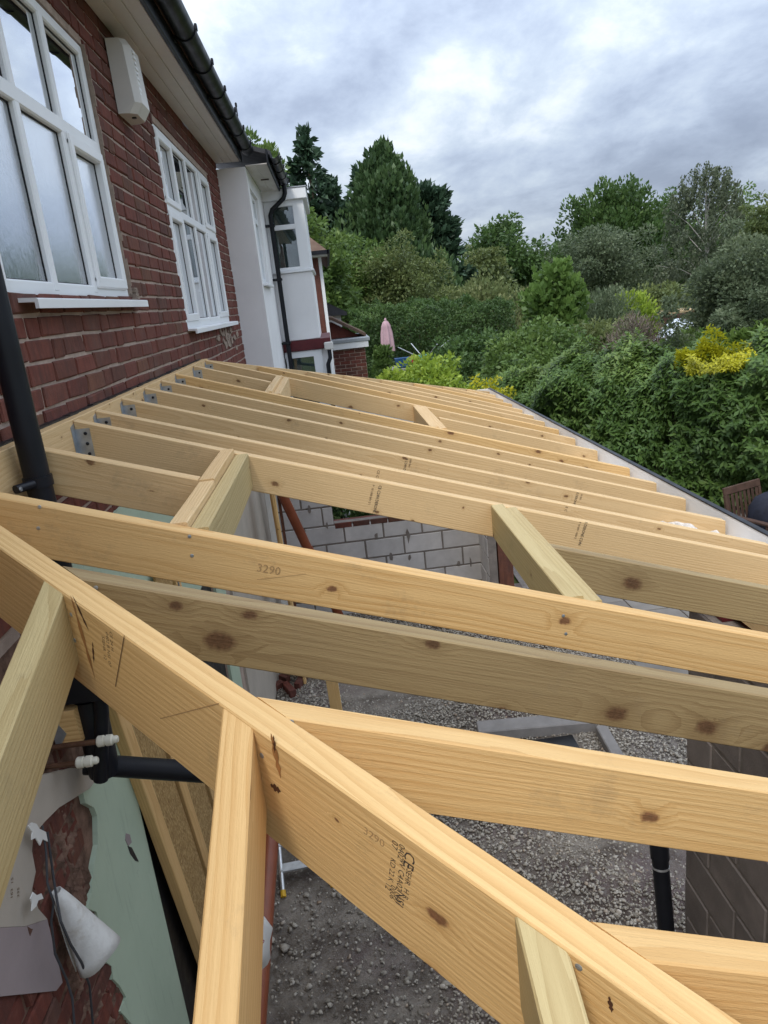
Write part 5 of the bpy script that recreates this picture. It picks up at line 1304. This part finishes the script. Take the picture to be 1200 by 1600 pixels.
plant('shrub', 'shrub', 935, 498, 150, 21.5, 'olive', .13, 9000, 'olive-green shrub next to the bare purple-brown one', 'shrub', zb=.05)
plant('shrub', 'upright', 1000, 490, 125, 19.5, 'twig', .14, 7000, 'bare purple-brown twiggy shrub above the hedge', 'shrub', zb=.05, asp=.14)
plant('shrub', 'shrub', 1068, 512, 130, 17.5, 'mid', .11, 8000, 'green shrub under the pale tarpaulin', 'shrub', zb=.05)
plant('shrub', 'shrub', 1165, 356, 235, 17, 'grey', .085, 42000, 'big grey-leaved rounded shrub above the hedge', 'shrub', zb=.1)
plant('shrub', 'shrub', 665, 556, 200, 15.5, 'lime', .10, 11000, 'yellow-green bush behind the far end of the roof frame', 'shrub', zb=.05)
plant('shrub', 'shrub', 610, 566, 100, 14.5, 'lime', .10, 5000, 'yellow-green bush beside the brick outhouse', 'shrub', zb=.05)
plant('shrub', 'shrub', 762, 583, 80, 12.0, 'yellow', .06, 3600, 'small bright yellow-leaved bush at the corner of the fascia', 'shrub', zb=1.0)
plant('shrub', 'shrub', 805, 560, 110, 15, 'mid', .10, 6000, 'green bush beside the small yellow-leaved bush', 'shrub', zb=.05)
q0, q1, q2 = atY(1066, 546, 10.4), atY(1116, 519, 10.3), atY(1168, 528, 10.2)
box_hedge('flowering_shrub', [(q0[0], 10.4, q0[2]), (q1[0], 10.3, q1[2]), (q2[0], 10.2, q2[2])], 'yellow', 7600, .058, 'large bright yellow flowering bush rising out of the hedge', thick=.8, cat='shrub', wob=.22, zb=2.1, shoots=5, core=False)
plant('shrub', 'upright', 596, 536, 40, 26, 'mid', .12, 2500, 'tall weeds at the corner of the brick outhouse', 'shrub', zb=.05)
for (px, py, Y) in ((930, 668, 11.6), (1150, 592, 9.9), (850, 642, 13)):
    pass
# grass tussocks over the lawn near the hedges
n = 26000; gx = VR.uniform(-2, 26, n); gy = VR.uniform(9.2, 45, n); P = np.stack([gx, gy, np.full(n, -.03)], 1); D = np.array([0, 0, 1.]) + VR.normal(0, .35, (n, 3)); Nn = sph(n)
obj('grass', leaf_mesh('grass', P, D, Nn, VR.uniform(.08, .32, n), .12, .4 + VR.normal(0, .25, n)), None, None, LM['wheat'], kind='stuff', label='rough grass growing between the shrubs')

# ------------------------------------------------------------------ garden furniture
pb_ = atY(602, 500, 27); px_ = pb_[0]; zt = pb_[2]
T = empty('parasol', (px_, 27, 0), 'closed dusty pink parasol standing in the neighbouring garden', 'parasol')
MB().tube([(px_, 27, 0), (px_, 27, zt - .05)], .022, 10).build('pole', M['upvc_dull'], T)
cp = MB(); cp.lathe([(.235, 0), (.225, .3), (.20, .65), (.16, .85), (.165, .87), (.10, 1.02), (.02, 1.10)], (px_, 27, zt - 1.10), 32, lambda a, z: 1 + .12 * math.sin(a * 8)); cp.build('canopy', M['pink'], T, None, True)
MB().lathe([(.05, 0), (.03, .05), (.02, .07)], (px_, 27, zt), 12).build('finial', M['pink'], T); MB().box(px_ - .25, px_ + .25, 26.75, 27.25, 0, .5, .03).build('base', M['concrete'], T)
dc = atY(664, 560, 25)
T = empty('rotary_dryer', (dc[0], 25, 0), 'rotary clothes dryer with spread arms in the neighbouring garden', 'dryer')
MB().tube([(dc[0], 25, 0), (dc[0], 25, dc[2] + .1)], .025, 8).build('pole', M['alu'], T)
for an in (20, 110, 200, 290):
    e = Vector((dc[0] + .95 * math.cos(R(an)), 25 + .95 * math.sin(R(an)), dc[2] + .48)); MB().tube([(dc[0], 25, dc[2] - .05), e], .016, 8).build('arm', M['alu'], T)
for px, py, w, h, mt, nm, lab in ((630, 566, 26, 14, 'bluep', 'storage_tub', 'dark blue plastic tub by the pink parasol'), (645, 563, 10, 14, 'redp', 'bucket', 'small red plastic bucket beside the blue tub'), (664, 561, 20, 14, 'teal', 'laundry_basket', 'teal plastic basket beside the red bucket')):
    p = atY(px, py, 24.2); q = atY(px + w, py, 24.2)[0] - p[0]; hh = q / w * h; zb_ = p[2] - hh / 2
    tag(MB().prism([(p[0] - q / 2 * .85, 24.0, zb_), (p[0] + q / 2 * .85, 24.0, zb_), (p[0] + q / 2, 23.96, zb_ + hh), (p[0] - q / 2, 23.96, zb_ + hh)], (0, q * .8, 0)).build(nm, M[mt], None), lab, nm.split('_')[-1])
    zt_ = zb_
tz = zb_
T = empty('garden_table', (dc[0], 24.3, 0), 'low grey garden bench under the coloured tubs', 'bench')
xa, xb = atY(612, 572, 24)[0], atY(690, 572, 24)[0]; tz = atY(640, 573, 24)[2] - .02
MB().box(xa, xb, 23.7, 24.9, tz - .06, tz, .01).build('top', M['concrete'], T)
for x in (xa + .1, xb - .1):
    for y in (23.8, 24.8): MB().box(x - .04, x + .04, y - .04, y + .04, -.03, tz - .061).build('leg', M['concrete'], T)
p = atY(1060, 510, 29); T = MB()
vs_, fs_ = [], []
for j in range(9):
    for i in range(13):
        u, v = i / 12 - .5, j / 8 - .5; z = max(0, 1 - 3.2 * (u * u + v * v)); vs_.append((p[0] + u * 1.5 + VR.normal(0, .02), 29 + v * 2, p[2] - .45 + .75 * z + VR.normal(0, .03)))
fs_ = [(j * 13 + i, j * 13 + i + 1, (j + 1) * 13 + i + 1, (j + 1) * 13 + i) for j in range(8) for i in range(12)]
o_ = T.add(vs_, fs_).build('tarpaulin', M['tarp'], None, None, True); tag(o_, 'pale blue-white tarpaulin heaped beyond the bare shrub', 'tarpaulin')
sb = empty('log_store', (p[0], 31, 0), 'raised heap base under the pale tarpaulin', 'heap'); MB().box(p[0] - .7, p[0] + .7, 28.2, 29.9, -.03, p[2] - .42, .05).build('body', M['darkwood'], sb)
p = atY(1047, 486, 36); T = empty('raised_bed', (p[0], 36, 0), 'sandy earth raised bed behind the pale tarpaulin', 'planter')
MB().box(p[0] - 1.1, p[0] + 1.1, 35, 37, -.03, p[2] - .12, .02).build('box', M['darkwood'], T); MB().box(p[0] - 1.05, p[0] + 1.05, 35.05, 36.95, p[2] - .119, p[2] + .05, .04).build('soil', M['sand'], T)

# wooden garden chair with dark bag, on the patio
T = empty('garden_chair', (5.75, 8.0, .01), 'dark brown slatted wooden garden chair on the patio by the hedge', 'chair')
CM = Matrix.Translation((5.80, 8.02, .012)) @ Matrix.Rotation(R(22), 4, 'Z')
def cb(n_, *a, M2=None):
    MB().box(*a, .006).build(n_, M['darkwood'], T, CM @ (M2 or Matrix.Identity(4)))
for x in (-.29, .29): cb('leg', x - .025, x + .025, -.28, -.23, 0, .60); cb('leg', x - .025, x + .025, .22, .27, 0, .44); cb('armrest', x - .035, x + .035, -.32, .26, .601, .63)
bl = Matrix.Translation((0, .25, .40)) @ Matrix.Rotation(R(-11), 4, 'X')
cb('backrest_rail', -.31, .31, -.015, .02, .46, .55, M2=bl); cb('backrest_rail', -.31, .31, -.014, .019, .02, .08, M2=bl)
for x in (-.29, .29): cb('backrest_post', x - .02, x + .02, -.018, .022, .0, .459, M2=bl)
for i in range(8): cb('slat', -.245 + i * .07 - .022, -.245 + i * .07 + .022, -.005, .012, .081, .459, M2=bl)
for i in range(6): cb('seat_slat', -.27, .27, -.24 + i * .078, -.24 + i * .078 + .06, .40, .42)
bag = MB(); bag.lathe([(.10, 0), (.22, .02), (.27, .14), (.25, .30), (.19, .40), (.10, .45), (.03, .47)], n=24, f=lambda a, z: 1 + .06 * math.sin(3 * a + 4 * z) + .04 * math.sin(7 * a + 13 * z))
o_ = bag.build('bag', M['navy'], None, CM @ Matrix.Translation((.06, -.02, .425)) @ Matrix.Diagonal((1.05, .8, 1, 1)), True); tag(o_, 'bulging dark navy bag sitting on the slatted chair', 'bag')
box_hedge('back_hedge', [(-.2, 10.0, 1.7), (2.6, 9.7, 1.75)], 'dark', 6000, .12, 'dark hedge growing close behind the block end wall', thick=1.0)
